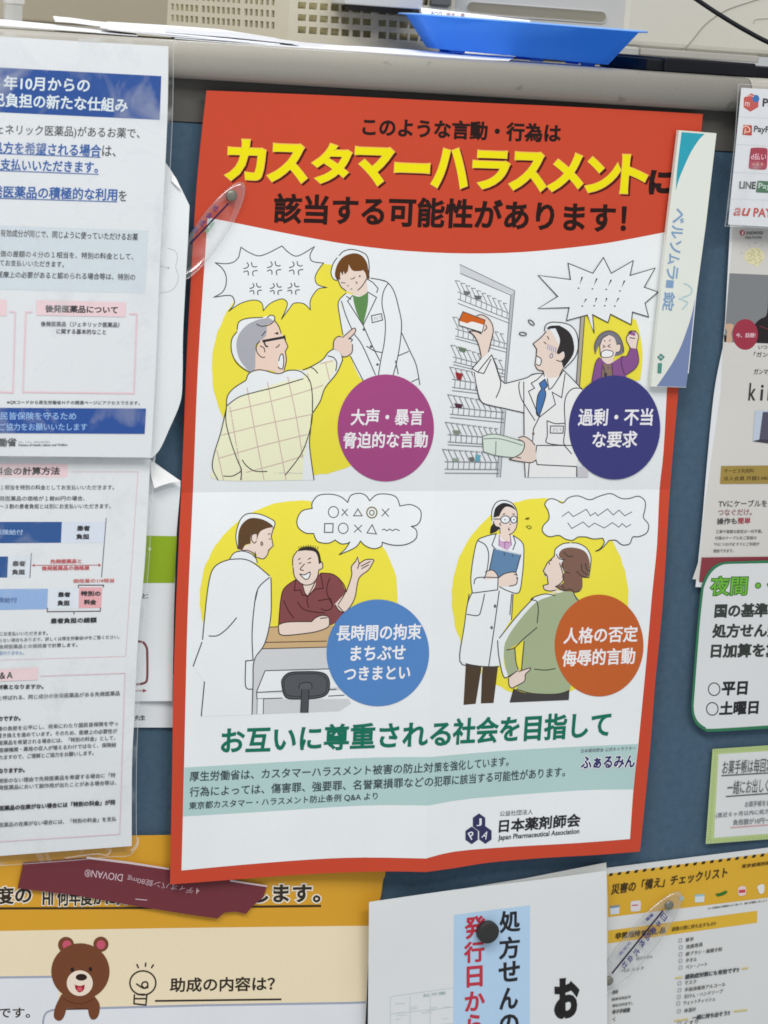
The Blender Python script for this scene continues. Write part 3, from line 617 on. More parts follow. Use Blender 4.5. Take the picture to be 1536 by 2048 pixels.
a.fill('395,338! 405,372 455,380 462,335! 472,400! 445,432! 390,405!', (204, 164, 200)); a.line('395,338! 392,405!|462,335! 470,400|418,385! 440,378! 455,388!|430,380! 428,420!', 1.6, (150, 90, 140))
a.fill('362,420! 528,458! 497,568 440,572 385,602! 332,560!', (96, 132, 168)); a.line('362,420! 528,458! 497,568|362,420! 332,560!', LW, (50, 60, 76)); a.line('362,420! 528,458!', 2.6, (200, 206, 212)); a.line('425,448 428,462|475,460 478,470', 2, (60, 60, 66))
a.fill('308,565! 350,553 378,575 388,600! 310,612!', SKIN); a.fill('385,605! 430,575 490,566 503,590 498,640 455,652 392,655!', SKIN)
a.line('308,565 350,553 378,575 388,598|385,605 430,575 490,566 505,590|498,602! 512,604!|505,595 500,640 455,652|485,580 500,582', LW, (60, 52, 52))
a.line('350,335 300,350 262,372 240,450 220,600 230,695|480,340 540,390 545,480 535,600 515,692 450,682 395,655|350,335! 378,330! |378,325! 350,400! 372,425|480,340! 495,385! 478,430|262,372 310,400 330,460 318,560 300,608|230,695! 385,675! 388,600! 260,600 240,640|228,692 200,760 180,900 153,1115 250,1140 330,1147 395,1145|395,680 365,900 330,1147|305,700! 285,790 265,832 195,825|480,700! 470,860!|472,700 460,830!|210,700! 200,760', LW, (66, 66, 74))
a.ell(369, 775, 8, 11, (100, 100, 106)); a.ell(348, 907, 8, 10, (100, 100, 106))
a.line('350,250 350,190 375,140 420,125 470,140 500,180 506,240 500,290 480,322 455,336|362,250 358,265 372,282|398,290 400,330|365,265 345,290 340,330|415,212 432,206|475,210 490,208|455,292! 452,305! 462,308!|460,268 466,275|405,262! 398,272 406,280', 1.7, (60, 52, 54))
a.fill('550,242! 565,230 582,233 572,245!', (120, 104, 30)); a.line('560,285 580,282 592,292 578,300 560,285', 1.8, (120, 118, 40))
# shouting woman
a.fill('605,725! 650,702 720,695! 760,730 700,760! 560,830 480,950! 430,1000 425,1130 455,1205! 420,1205 392,1080 385,985! 395,970! 500,840', WHITE)
GR = (164, 176, 140)
a.fill('500,1285! 530,1200 540,1000 545,985! 450,1040! 495,1040! 500,1130 515,1165! 480,1190 450,1207! 430,1130 424,1040 450,960 520,860 620,752 715,712! 740,700! 760,680 850,690! 892,745! 890,900 830,1290! 750,1315 600,1310', GR)
a.fill('495,1030! 545,985! 535,1080 528,1160 514,1165! 500,1120', YEL)
a.fill('485,1282! 540,1305 640,1318 750,1315 826,1292! 822,1352! 462,1367!', (70, 66, 66))
a.fill('735,478! 740,425 785,392 870,390 930,420 958,480 945,590! 800,560', WHITE)
a.fill('735,465! 690,512 665,560! 690,588 668,580 690,610 700,640 665,650! 672,672 705,682 745,678! 775,640 790,560 765,490', SKIN)
a.fill('745,678! 715,690! 760,695 800,680!', (234, 226, 218))
a.fill('765,480! 762,450 790,422 850,415 920,438 950,500 945,575 930,600 905,600! 905,660 880,690 830,685 780,680 738,655! 790,630 780,590 800,560 775,530 785,490', (126, 94, 80))
a.line('735,470 740,425 785,392 830,386|838,386 880,390 930,418 957,470 955,530 945,600|735,465 690,510! 665,560! 690,590! 695,640! 665,648! 672,672 705,682 745,676|690,590 670,580|720,490 700,500|700,505 705,520|745,455 765,485 800,488|790,440 820,470 850,465|780,505 795,560 830,572|765,510 790,600 765,640 738,655|780,650 800,680|900,515 905,560 945,585|925,510 930,545 950,560|870,560 900,590 945,600|740,655 790,680 830,670 860,690 890,680|605,725 500,840 395,972|740,710 680,700 620,715 590,735 625,745 635,800 630,850 628,880|628,905! 540,980 490,1030 438,1045|490,1030 498,1120 512,1162|385,985 392,1080 420,1205 455,1205 515,1165|548,990! 530,1180|610,1162 680,1168 740,1158|850,690! 870,730 892,748|500,1285 600,1312 750,1315 826,1292|485,1282! 462,1367!', LW, (60, 58, 56))
a.fill('455,1212! 495,1175 515,1165! 530,1172 585,1155 580,1170 555,1195 550,1235 500,1265 472,1278! 455,1260', SKIN)
a.line('455,1212! 495,1180 512,1170|515,1180! 530,1172 585,1155 580,1170 555,1195 550,1235 500,1265 472,1278 455,1260 452,1215', LW, (60, 52, 52)); a.done()
a = S.art('speech_bubble', ill)
B = '985,438! 1015,422 1040,385 1030,357! 975,362 930,350! 880,350 845,370 800,362 760,340 700,348 662,318 665,282 700,240 695,190 675,150 700,118 740,120 785,142 820,110 880,98 950,122 1010,100 1080,84 1140,112 1190,115 1250,100 1290,130 1290,180 1280,230 1312,275 1300,325 1250,348 1215,350 1195,392 1150,398 1110,370 1068,372! 1040,405 1010,430'
a.fill(B, WHITE); a.line(B, LW, closed=True)
Z = (96, 96, 116)
a.line('780,225! 820,195! 850,225! 930,180! 955,220! 985,200! 1000,220! 1060,178! 1095,215! 1130,185! 1165,220! 1212,195!|815,262! 840,298! 910,258! 945,290! 980,265! 1040,295! 1090,262! 1130,290! 1150,268! 1175,290! 1205,272!', 1.8, Z); a.done()
a = S.art('caption_disc', ill); a.ell(1008, 1017, 273, 313, (192, 96, 44), n=64)
a.text('人格の否定', 788, 1008, 1242, 994, 100, W2, .02); a.text('侮辱的言動', 778, 1148, 1226, 1130, 102, W2, .02); a.done()
S.view()
# ================= left laminated notices ===========================================
FILM = clear('laminate_film', base=.018, rough=.1, haze=.008, scuff_glare=.22)
GLASSY = clear('clear_plastic', base=.03, rough=.1, haze=.02, scuff_glare=.12)
RIMG = clear('clear_rim', base=.12, rough=.16, haze=.06, fres=.45)
LW_ = .047
EDGE = clear('film_edge_glint', base=.1, rough=.2, haze=.33)  # pale diffuse ribbon painting the highlight on a film's cut edge
def film_edge_glint(Sf, outline, w=1.5):
    Sf.base = .0001; a = Sf.art('film_edge_glint'); pts = smooth_pts([(p[0], p[1], p[2]) for p in parse(outline)], False, 6); a._ribbon(pts, w, EDGE); a.done()
# ---- crumpled sheet behind (C)
def dC(x, y): return -.0162 - .0035 * math.sin((y - 330) / 580. * math.pi) + .004 * clamp01((x - 345) / 35.) * clamp01((y - 700) / 200.) - .0012 * math.sin(y / 60.) * clamp01((x - 320) / 50.)
root = empty('paper_sheet', P(350, 620, -.012), 'crumpled blank white paper curling out behind the upper blue-headed notice', 'paper')
S = Sheet(root, dC, .05, step=14)
S.paper('200,300! 332,326! 346,347 361,374 379,411! 376,480 371,570 366,671 365,753 361,803 339,857 320,898 304,916! 200,916!', (226, 230, 232), thick=.0002)
a = S.art('faint_print'); S.view(0, 480, 3.657)
a.line('1225,60 1280,80 1298,130 1285,200 1305,260 1290,330 1240,375 1170,385|1170,190 1232,205', 1.4, (190, 192, 196)); a.ell(1232, 205, 7, 7, (170, 172, 178)); a.done(); S.view()
# bright crumple facet, its highlight painted as a whiter piece
root = empty('bright_facet', P(355, 360, -.017), 'bright facet at the top of the crumpled blank paper, its highlight put into the colour', 'paper')
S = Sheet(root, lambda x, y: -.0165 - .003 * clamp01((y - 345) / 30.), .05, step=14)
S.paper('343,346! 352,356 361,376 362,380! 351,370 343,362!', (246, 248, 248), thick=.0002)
# ---- sheet with 'sensei' (E), sheet with green block (D)
root = empty('paper_sheet', P(320, 1430, -.003), 'white sheet reading 先生 at the foot, its lower strip showing under the green-block leaflet', 'paper')
S = Sheet(root, -.0025, .05); S.paper('150,1350! 349,1350! 347.5,1400 346.5,1455! 150,1455!', (222, 226, 229), thick=.0002)
a = S.art('lettering'); S.view(0, 1300, 3.84); a.text('先生', 1034, 542, 1115, 540, 40, INK, .03); a.done()
def dD(x, y): return -.0045 - .0012 * math.sin(y / 70.) * clamp01((x - 290) / 60.) - .001 * clamp01((y - 1330) / 70.)
root = empty('leaflet', P(320, 1180, -.004), 'white leaflet with a solid green block and a brown rounded frame beside the calculation sheet', 'leaflet')
S = Sheet(root, dD, .05, step=20)
S.paper('150,905! 301,918! 322,934 361,962! 360,986 353,1072 350,1165 348,1225 346,1330 344.6,1402! 150,1404!', (224, 228, 230), thick=.0002)
a = S.art('green_block'); S.view(0, 900, 3.84); a.poly('1000,660 1125,658 1359,662 1341,1021 1098,1022 1000,1022', (142, 172, 36)); a.ell(1150, 760, 11, 14, (196, 212, 170)); a.done()
a = S.art('brown_frame'); a.line('1000,1466! 1065,1470 1105,1482 1127,1520 1131,1560 1132,1651 1131,1740 1122,1780 1090,1795 1045,1800!', 4.6, (126, 72, 74)); a.done()
a = S.art('lettering'); a.text('と', 1092, 1140, 1138, 1138, 36, INK, .015); a.line('1040,1849! 1115,1849!', 1.6, (150, 80, 84)); a.poly('1098,1834 1128,1848 1098,1864', (150, 80, 84)); a.done()
# its curled corner, painted whiter than the sheet to look lit
S.view()
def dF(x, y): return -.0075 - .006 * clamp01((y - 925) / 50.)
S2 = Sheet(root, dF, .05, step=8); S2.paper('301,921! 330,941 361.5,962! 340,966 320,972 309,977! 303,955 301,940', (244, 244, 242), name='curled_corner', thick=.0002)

# ---- lower laminated notice (B)
BL = (226, 229, 231); INKG = (84, 84, 88)
def dB(x, y): return -.0145 - .0035 * math.sin((y - 900) / 800. * math.pi) + .004 * clamp01((y - 1500) / 220.)
root = empty('laminated_notice', P(140, 1300, -.02), 'laminated calculation sheet with blue bars and a Q&A list, below the blue-headed notice', 'notice')
S = Sheet(root, dB, LW_, step=20)
S.paper('-160,880! 303,885! 301,916 295,1030 289,1134 279,1238 273,1330 268,1443 264,1534 263.5,1692! 130,1702 -160,1724!', BL, rough=.3)
S.view(0, 900, 3.84)
a = S.art('printed_blocks')
PK = (238, 208, 212); PKL = (222, 186, 192)
a.poly('-60,104 523,106 516,210 -60,210', PK); a.line('535,168! 1060,168! 965,1585! -60,1616!', 1.3, PKL)
a.poly('-60,552 475,552 468,713 -60,716', (30, 82, 146)); a.poly('477,552 812,552 806,712 470,714', (216, 224, 236))
a.poly('-60,818 62,818 55,980 -60,980', (30, 82, 146)); a.poly('64,818 238,818 228,980 57,980', (222, 228, 238))
a.poly('-60,1068 368,1065 362,1222 -60,1230', (146, 178, 222)); a.poly('370,1062 608,1058 602,1216 364,1222', (222, 228, 238)); a.poly('608,1055 786,1055 776,1213 604,1215', (232, 172, 176))
a.line('816,522! 780,978!|241,790! 229,982!', 1.6, (70, 72, 90)); a.line('245,886! 775,884!', 1.4, (180, 90, 96)); a.poly('245,886 266,874 266,898', (180, 90, 96)); a.poly('778,884 756,870 756,898', (180, 90, 96))
a.line('602,1060! 604,1038! 796,1038! 793,1054!|365,1212! 362,1242! 770,1238! 773,1210!|568,1240! 568,1264!', 2.0, (80, 70, 76)); a.done()
a = S.art('printed_text')
a.text('料金の計算方法', -48, 194, 458, 192, 62, (56, 50, 52), .03)
for st, x0, y0, x1, y1, h, bd, c in [('１相当を特別の料金としてお支払いいただきます。', 4, 306, 876, 306, 38, .012, INKG), ('発医薬品の価格が１錠60円の場合、', -5, 392, 650, 390, 38, .012, INKG), ('～３割の患者負担とは別にお支払いいただきます。', -6, 452, 850, 450, 38, .012, INKG),
    ('保険給付', -40, 652, 176, 652, 42, .012, (176, 200, 232)), ('患者', 590, 622, 690, 622, 42, .04, INK), ('負担', 584, 686, 685, 686, 42, .04, INK), ('患者', 94, 893, 195, 893, 42, .04, INK), ('負担', 91, 958, 191, 958, 42, .04, INK),
    ('先発医薬品と', 386, 874, 626, 870, 34, .03, (196, 86, 92)), ('後発医薬品の価格差', 320, 926, 686, 922, 34, .03, (196, 86, 92)), ('価格差の1/4相当', 560, 1022, 876, 1018, 32, .02, (200, 96, 90)),
    ('保険給付', -70, 1174, 130, 1172, 42, .012, (88, 118, 170)), ('患者', 444, 1130, 540, 1130, 40, .04, INK), ('負担', 440, 1196, 535, 1196, 42, .04, INK), ('特別の', 620, 1122, 772, 1122, 40, .04, INK), ('料金', 644, 1188, 738, 1188, 40, .04, INK),
    ('患者負担の総額', 388, 1334, 742, 1326, 42, .035, INK), ('にお支払いいただきます。', -4, 1428, 366, 1422, 32, .012, INKG), ('らない場合もあります。詳しくは厚生労働省HPをご覧ください。', -8, 1478, 918, 1450, 30, .008, INKG),
    ('後発医薬品との価格差で計算します。', -10, 1528, 596, 1512, 32, .012, INKG), ('変わりません。', -6, 1576, 186, 1572, 32, .012, (120, 150, 190))]:
    a.text(st, x0, y0, x1, y1, h, c, bd)
S.view(0, 1300, 3.84)
a.poly('-60,152 292,134 290,229 -60,243', PK); a.line('310,200! 960,178! 920,1415! -60,1476!', 1.3, PKL)
a.text('＆Ａ', -4, 224, 96, 218, 52, INK, .04)
for st, x0, y0, x1, y1, h, bd in [('対象となりますか。', -20, 303, 334, 299, 38, .035), ('と呼ばれる、同じ成分の後発医薬品がある先発医薬品', -14, 388, 920, 350, 36, .012), ('のですか。', -16, 548, 158, 542, 38, .035),
    ('療の負担を公平にし、将来にわたり国民皆保険を守っ', -20, 624, 906, 582, 36, .012), ('置き換えを進めています。そのため、医療上の必要性が', -20, 676, 900, 640, 36, .012), ('医薬品を希望される場合には、「特別の料金」として、', -10, 732, 886, 692, 36, .012),
    ('医療機関・薬局の収入が増えるわけではなく、保険給', -6, 788, 893, 745, 36, .012), ('れますので、ご理解とご協力をお願いします。', -10, 844, 720, 808, 36, .012), ('なりますか。', -10, 948, 190, 940, 38, .035),
    ('関係のない理由で先発医薬品を希望する場合に「特', -14, 1024, 886, 978, 36, .012), ('発医薬品において副作用が出たことがある場合等は、', -10, 1076, 893, 1036, 36, .012), ('医薬品の在庫がない場合には「特別の料金」が発', -6, 1236, 886, 1188, 40, .035),
    ('医薬品の在庫がない場合には、「特別の料金」を支払', -6, 1362, 893, 1314, 36, .012)]:
    a.text(st, x0, y0, x1, y1, h, INKG if bd < .03 else INK, bd)
a.done(); S.view()
S.k += 4
Sf = Sheet(root, lambda x, y: dB(x, y) - .0007, LW_, step=40)
Sf.paper('-170,872! 311,878! 309,916 303,1030 297,1134 288,1238 281,1330 276,1443 273,1534 273,1668 277,1676 276,1690 268,1702 255,1712 214,1714 130,1722 -170,1744!', BL, name='laminate_film', mat=FILM, thick=.00015)

film_edge_glint(Sf, '311,878! 309,916 303,1030 297,1134 288,1238 281,1330 276,1443 273,1534 273,1668 277,1676 276,1690 268,1702 255,1712 214,1714 130,1722 -100,1738')
film_edge_glint(Sf, '262,1702! 272,1692 276,1680!', 4)  # corner highlight painted as a short pale stroke
film_edge_glint(Sf, '130,1716! 190,1708 214,1710 222,1700!', 2.4)
# ---- upper laminated notice (A)
def dA(x, y): return -.0275 + .0045 * clamp01((y - 100) / 820.)
root = empty('laminated_notice', P(150, 500, -.027), 'laminated white notice with a blue header band, hanging over the counter edge', 'notice')
S = Sheet(root, dA, LW_, step=60)
S.paper('-180,66! 0,73! 150,82 337,92.5! 335,229 327,400 320,520 312,726 302,915! 0,912 -180,910!', (226, 229, 232), rough=.3)
S.view(0, 120, 3.657)
a = S.art('header_band'); a.poly('-400,40 0,55 1180,118 1168,438 0,383 -400,362', (26, 76, 152)); a.done()
a = S.art('pale_box'); a.poly('-400,1196 0,1210 1086,1248 1060,1706 -400,1668', (210, 220, 226)); a.done()
a = S.art('lettering'); HB = (222, 232, 246); BT = (48, 96, 168); GT = (70, 70, 76)
for st, x0, y0, x1, y1, h, c, bd in [('６年10月からの', -62, 214, 655, 238, 104, HB, .022), ('己負担の新たな仕組み', -52, 340, 932, 384, 104, HB, .022), ('ェネリック医薬品)があるお薬で、', -30, 556, 1020, 586, 88, GT, .006), ('処方を希望される場合', -60, 684, 738, 708, 90, BT, .02), ('は、', 746, 704, 846, 708, 80, GT, .006),
    ('支払いいただきます。', 0, 806, 716, 828, 86, BT, .02), ('発医薬品の積極的な利用', -66, 1006, 856, 1030, 90, BT, .02), ('を', 866, 1032, 925, 1034, 78, GT, .006),
    ('有効成分が同じで、同じように使っていただけるお薬', 2, 1292, 1008, 1322, 54, GT, .014), ('価の差額の４分の１相当を、特別の料金として、', 0, 1440, 975, 1462, 48, GT, .012), ('てお支払いいただきます。', -4, 1506, 468, 1518, 46, GT, .012), ('医療上の必要があると認められる場合等は、特別の', -20, 1592, 988, 1612, 48, GT, .012)]:
    a.text(st, x0, y0, x1, y1, h, c, bd)
a.line('-40,682! 736,712!|-40,807! 722,836!|-40,1010! 858,1037!', 1.6, BT)
S.view(0, 480, 3.657)
a.poly('-60,434 48,437 47,556 -60,552', PK); a.line('68,522! 112,528! 96,1116! -60,1110!|240,526! 190,528! 168,1112! 980,1122! 1002,542! 945,540!', 3.0, (232, 200, 206))
a.poly('268,440 922,455 918,563 266,550', PK); a.text('後発医薬品について', 330, 530, 860, 540, 56, INK, .035)
a.text('後発医薬品（ジェネリック医薬品）', 298, 632, 872, 640, 38, GT, .012); a.text('に関する基本的なこと', 412, 686, 775, 692, 38, GT, .012)
a.text('※QRコードから厚生労働省ＨＰの関連ページにアクセスできます。', 50, 1202, 1022, 1208, 30, GT, .012)
a.poly('-300,1226 0,1228 1068,1233 1058,1418 0,1412 -300,1410', (20, 74, 154)); a.text('国民皆保険を守るため', -60, 1314, 556, 1316, 56, (150, 188, 232), .012); a.text('ご協力をお願いいたします', -6, 1394, 636, 1394, 54, (150, 188, 232), .012)
a.text('働省', -20, 1512, 120, 1510, 62, INK, .03); a.text('ひと、くらし、みらいのために', 135, 1484, 365, 1484, 14, GT, 0); a.text('Ministry of Health, Labour and Welfare', 135, 1512, 492, 1510, 20, GT, .02)
a.done(); S.view()
Sf = Sheet(root, lambda x, y: dA(x, y) - .0008, LW_, step=60)
Sf.paper('-190,56! 150,73 340,84 347,88 347,96 345,229 337,400 329,520 321,726 311,908 306,917! 0,915 -190,912!', BL, name='laminate_film', mat=FILM, thick=.00015)

film_edge_glint(Sf, '-190,56! 150,73 340,84 347,88 347,96 345,229 337,400 329,520 321,726 311,908 306,917')
film_edge_glint(Sf, '155,79! 200,81!', 5)  # bright speck at the top painted as a wide pale stroke
# ================= orange leaflet with the bear =================================================
def dO(x, y): return -.0032 - .0012 * math.sin(x / 130.) ** 2
root = empty('leaflet', P(380, 1900, -.003), 'orange and cream subsidy leaflet with a brown bear and a light bulb drawing', 'leaflet')
S = Sheet(root, dO, .03, step=20)
S.paper('-200,1676! 264,1671 340,1670 600,1668! 775,1668! 771,1744 766,1762 761,1795 748,1835 738,1870! 733,1990 728,2110! -200,2110!', (214, 158, 46), thick=.0002)
S.view(0, 1640, 2.194)
a = S.art('cream_panel'); a.fill('-400,492! 0,487! 700,475 1500,465! 1628,464! 1618,600 1608,800 1598,1020! -400,1020!', (236, 220, 188)); a.done()
a = S.art('white_panel'); a.poly('-400,693 250,688 260,830 -400,830', (224, 226, 230)); a.poly('-400,815 215,820 330,826 450,824 900,812 1536,802 1606,800 1596,1020 -400,1020', (224, 226, 230))
a.line('-60,692! 246,688!|420,826! 900,813! 1536,803! 1604,800!', 4.4, (160, 166, 184)); a.line('240,832 205,845 190,880 188,960 188,1020!', 4, (160, 164, 178)); a.done()
DK = (52, 44, 34)
a = S.art('lettering'); S.lean = lambda x, y: .02
a.text('度の', -22, 372, 138, 366, 78, DK, .03, outline=(.06, (236, 226, 208)))
a.text('HI 何年度かに関', 186, 380, 560, 372, 78, DK, .03, outline=(.06, (236, 226, 208)))
a.text('します。', 1110, 364, 1406, 362, 80, DK, .03, outline=(.06, (236, 226, 208)))
a.line('-60,388! 600,386! 1409,377!', 4.2, (62, 46, 22)); a.text('助成の内容は？', 745, 756, 1206, 750, 64, DK, .022); a.line('680,794! 1235,787!', 3.6, DK); a.text('です。', -6, 868, 132, 868, 44, DK, .016); a.done()
a = S.art('bulb_drawing'); a.ring(627, 715, 57, 53, 3, DK); a.line('590,765! 588,806! 640,812! 645,765!|588,784! 642,784!|600,765! 636,765!', 3, DK, n=3)
a.line('598,718 612,728 632,738 648,728 645,712 630,712 622,724 634,738 652,732|608,650! 600,632!|638,644! 640,626!|664,650! 674,634!', 3, DK); a.done()
a = S.art('bear_drawing'); BR = (116, 68, 42)
for cx, cy, r in ((290, 548, 35), (443, 545, 33)): a.ell(cx, cy, r, r, BR)
a.ell(294, 548, 20, 20, (200, 86, 108)); a.ell(443, 547, 19, 20, (200, 86, 108))
a.fill('270,765! 245,815 236,860 252,880 272,876 286,850 290,825! 385,825! 392,860 405,876 424,870 436,845 436,805 412,770!', BR); a.ell(353, 665, 128, 124, BR)
a.line('275,782 310,800 360,806 410,786', 2, (92, 50, 30)); a.line('288,830! 386,828!', 3, (92, 50, 30))
a.ell(350, 716, 57, 56, (244, 220, 202)); a.ell(357, 690, 25, 15, (48, 30, 26)); a.fill('328,722! 350,728 372,722! 368,745 348,757 332,742', (158, 34, 44)); a.ell(350, 742, 12, 10, (210, 90, 100))
a.ell(317, 657, 8, 10, (40, 26, 22)); a.ell(397, 655, 8, 10, (40, 26, 22)); a.done(); S.view()

# ================= maroon strip ===============================================================
root = empty('magnet_strip', P(280, 1790, -.006), 'maroon medicine-advert strip, upside down, slanting across the orange leaflet', 'magnet strip')
S = Sheet(root, lambda x, y: -.0066 + .0009 * clamp01((x - 400) / 300.), 0, step=0); S.view(0, 1640, 2.194)
MT = (112, 50, 58)
def strip_pts(s): return [S.X(p) for p in smooth_pts([(p[0], p[1], True) for p in parse(s)], True)]
S.solid(strip_pts('105,190 380,168 740,218 1171,292 1155,340 1110,375 1080,412 1035,402 985,406 955,432 830,415 600,378 330,330 80,300'), paint(MT, .5, 'card', var=.05), 'strip_body', .0018)
S.base = .0002
a = S.art('top_fold'); a.poly('380,160 560,182 742,211 742,219 560,192 380,170', (206, 190, 192)); a.done(); a = S.art('top_fold'); a.poly('1010,262 1172,287 1171,294 1010,270', (214, 196, 198)); a.done()
a = S.art('lettering'); PT = (206, 176, 184)
def dn(x0, y0, x1, y1):
    dx, dy = x1 - x0, y1 - y0; L = math.hypot(dx, dy); return (-dy / L * -1 * -1, dx / L * -1 * -1 * -1) if False else (dy / L, -dx / L)
for st, x0, y0, x1, y1, h, c in [('DIOVAN®', 540, 238, 374, 215, 34, PT), ('ディオバン錠80mg', 852, 292, 562, 240, 34, (190, 158, 166)), ('4', 876, 300, 862, 298, 26, PT), ('―', 646, 350, 594, 345, 4, PT)]:
    up = dn(x0, y0, x1, y1); a.text(st, x0, y0, x1, y1, h, c, .006, up=up)
a.done(); S.view()

# ================= right-hand sheets ==============================================================
RW = (208, 209, 209)
# ---- checklist
root = empty('leaflet', P(1380, 1880, -.003), 'yellow disaster checklist leaflet with a black hazard-dash edge, at the lower right', 'leaflet')
S = Sheet(root, lambda x, y: -.0028, lambda x, y: .04, step=80)
S.view(1180, 1680, 4.315)
S.paper('-80,265! 150,240! 1536,66! 1700,44! 1690,1700! -80,1700!', (214, 215, 214), thick=.0002)
a = S.art('yellow_band'); YB = (214, 168, 52)
a.poly('-60,318 160,292 1536,112 1700,90 1690,478 1536,498 165,665 -60,694', YB); a.poly('-60,810 170,780 1443,610 1443,714 175,890 -60,920', (218, 176, 58))
for i in range(20):
    x = 175 + i * 72.6; y = 298 - i * 9.35
    a.fill([S.X(q) for q in [(x - 14, y + 16), (x - 4, y - 10), (x + 26, y - 14), (x + 16, y + 12)]], (48, 40, 22), raw=True)
a.done()
a = S.art('icon')
a.poly('172,570 255,560 252,635 176,645', (206, 212, 222)); a.poly('172,570 255,560 254,580 173,590', (120, 140, 160)); a.done(); a = S.art('icon'); a.fill('352,545 360,530 425,522 438,535 436,600 425,612 365,618 352,605', (216, 210, 212)); a.poly('362,560 415,555 415,566 362,570', (190, 90, 90))
a.done(); a = S.art('icon'); a.poly('905,472 988,466 985,535 905,540', (206, 214, 218)); a.poly('905,472 988,466 987,484 905,490', (150, 190, 200)); a.done(); a = S.art('icon'); a.poly('1080,465 1130,455 1175,435 1188,450 1165,470 1140,480 1100,490', (50, 110, 40)); a.done(); a = S.art('icon'); a.fill('1282,410 1340,402 1342,470 1284,478', (224, 200, 200)); a.poly('1284,432 1341,426 1341,454 1284,458', (196, 70, 76))
a.done(); a = S.art('icon'); a.fill('1445,398 1490,380 1505,400 1500,450 1470,465 1450,430', (222, 220, 218)); a.done(); a = S.art('icon'); a.poly('778,490 805,484 806,520 784,526', (150, 200, 214)); a.done()
a = S.art('lettering'); CT = (84, 84, 84)
def tt(st, x0, y0, x1, y1, h, c=CT, bd=.012): a.text(st, x0, y0, x1, y1, h, c, bd, up=(.13, -1))
tt('災害の「備え」チェックリスト', 180, 474, 1182, 322, 92, (64, 52, 26), .022); tt('東京都薬剤師会', 1308, 245, 1600, 208, 34, (90, 70, 30), .02)
tt('※この用紙は冷蔵庫などに 貼って、備えを確認しましょう', 1018, 600, 1526, 530, 18, CT, .02)
tt('非常用持ち出し品', 215, 858, 650, 805, 56, (76, 62, 26), .03); tt('避難の際に持ち出すもの!!', 702, 790, 1085, 738, 38, (104, 88, 40), .012)
for st, x0, y0, x1, y1 in [('軍手', 822, 882, 895, 872), ('洗面用具', 826, 942, 972, 918), ('歯ブラシ・歯磨き粉', 824, 1002, 1140, 958), ('タオル', 824, 1058, 922, 1046), ('ペン・ノート', 824, 1116, 1010, 1088), ('マスク', 815, 1252, 916, 1240), ('手指消毒用アルコール', 815, 1312, 1168, 1262), ('石けん・ハンドソープ', 810, 1370, 1146, 1322), ('ウェットティッシュ', 805, 1426, 1078, 1388), ('体温計', 810, 1492, 915, 1476), ('くすり', 815, 1600, 930, 1585)]:
    tt(st, x0, y0, x1, y1, 36)
    bx = x0 - 42; by = y0 - 2; a.line('%f,%f! %f,%f! %f,%f! %f,%f!' % (bx - 12, by - 26, bx + 14, by - 30, bx + 12, by - 2, bx - 14, by + 2), 1.2, (160, 160, 170), closed=True)
tt('感染症対策にも有効です!!', 818, 1204, 1284, 1140, 44, (70, 74, 80), .03); tt('一緒に持ち出そう!!', 880, 1558, 1205, 1512, 44, (70, 74, 80), .03)
a.line('735,1192! 797,1184!|1308,1112! 1366,1104!|728,1562! 850,1545!|1240,1480! 1358,1466!', 2.4, (210, 190, 96))
tt('通帳', 190, 1334, 242, 1324, 34); tt('健康保険証写', 186, 1390, 352, 1366, 26); tt('運転免許証写し', 190, 1444, 375, 1418, 26); tt('母子手帳類', 190, 1504, 345, 1484, 38, CT, .03); tt('く', 195, 1564, 220, 1560, 34)
tt('ヘルメット', 270, 1148, 466, 1118, 32); tt('防災ずきん', 400, 1038, 540, 1016, 26); a.done(); S.view()

# ---- lime bordered notice
root = empty('notice', P(1480, 1590, -.004), 'small white notice with a lime green border about medicine notebooks, above the checklist', 'notice')
S = Sheet(root, lambda x, y: -.0036 - .0026 * math.exp(-((x - 1411) / 90.) ** 2 - ((y - 1690) / 100.) ** 2), .085, step=10); S.view(1340, 1460, 7.837)
S.paper('668,300! 2000,212! 1960,1682! 1536,1712! 560,1786!', (178, 196, 136), thick=.0002)
a = S.art('white_panel'); a.poly('760,380 2000,300 1960,1600 1536,1625 690,1690', (212, 214, 214)); a.done()
a = S.art('border_ticks'); 
for i in range(34): t = i / 34.; a.line('%f,%f! %f,%f!' % (690 - t * 100, 330 + t * 1420, 735 - t * 90, 328 + t * 1420), 1.0, (160, 180, 112))
for i in range(22): t = i / 22.; a.line('%f,%f! %f,%f!|%f,%f! %f,%f!' % (700 + t * 900, 310 - t * 60, 702 + t * 900, 355 - t * 60, 600 + t * 960, 1720 - t * 70, 602 + t * 960, 1765 - t * 70), 1.0, (160, 180, 112))
a.done()
a = S.art('lettering')
a.text('お薬手帳は毎回忘れず', 818, 696, 1790, 640, 215, (84, 84, 88), .004); a.line('808,716! 1900,650!|878,1042! 1900,970!', 2, (76, 76, 76)); a.text('一緒にお出しください', 890, 1018, 1850, 950, 220, (92, 92, 96), .004)
a.text('お薬手帳をお持ち', 1172, 1212, 1700, 1178, 92, (130, 130, 134), .01); a.text('(直近６ヶ月以内に処方せん', 716, 1386, 1720, 1310, 88, (120, 122, 128), .01); a.text('負担額が10円～40円', 986, 1496, 1720, 1446, 92, (122, 122, 126), .01); a.line('950,1530! 1850,1462!', 1.4, (206, 130, 136)); a.done()

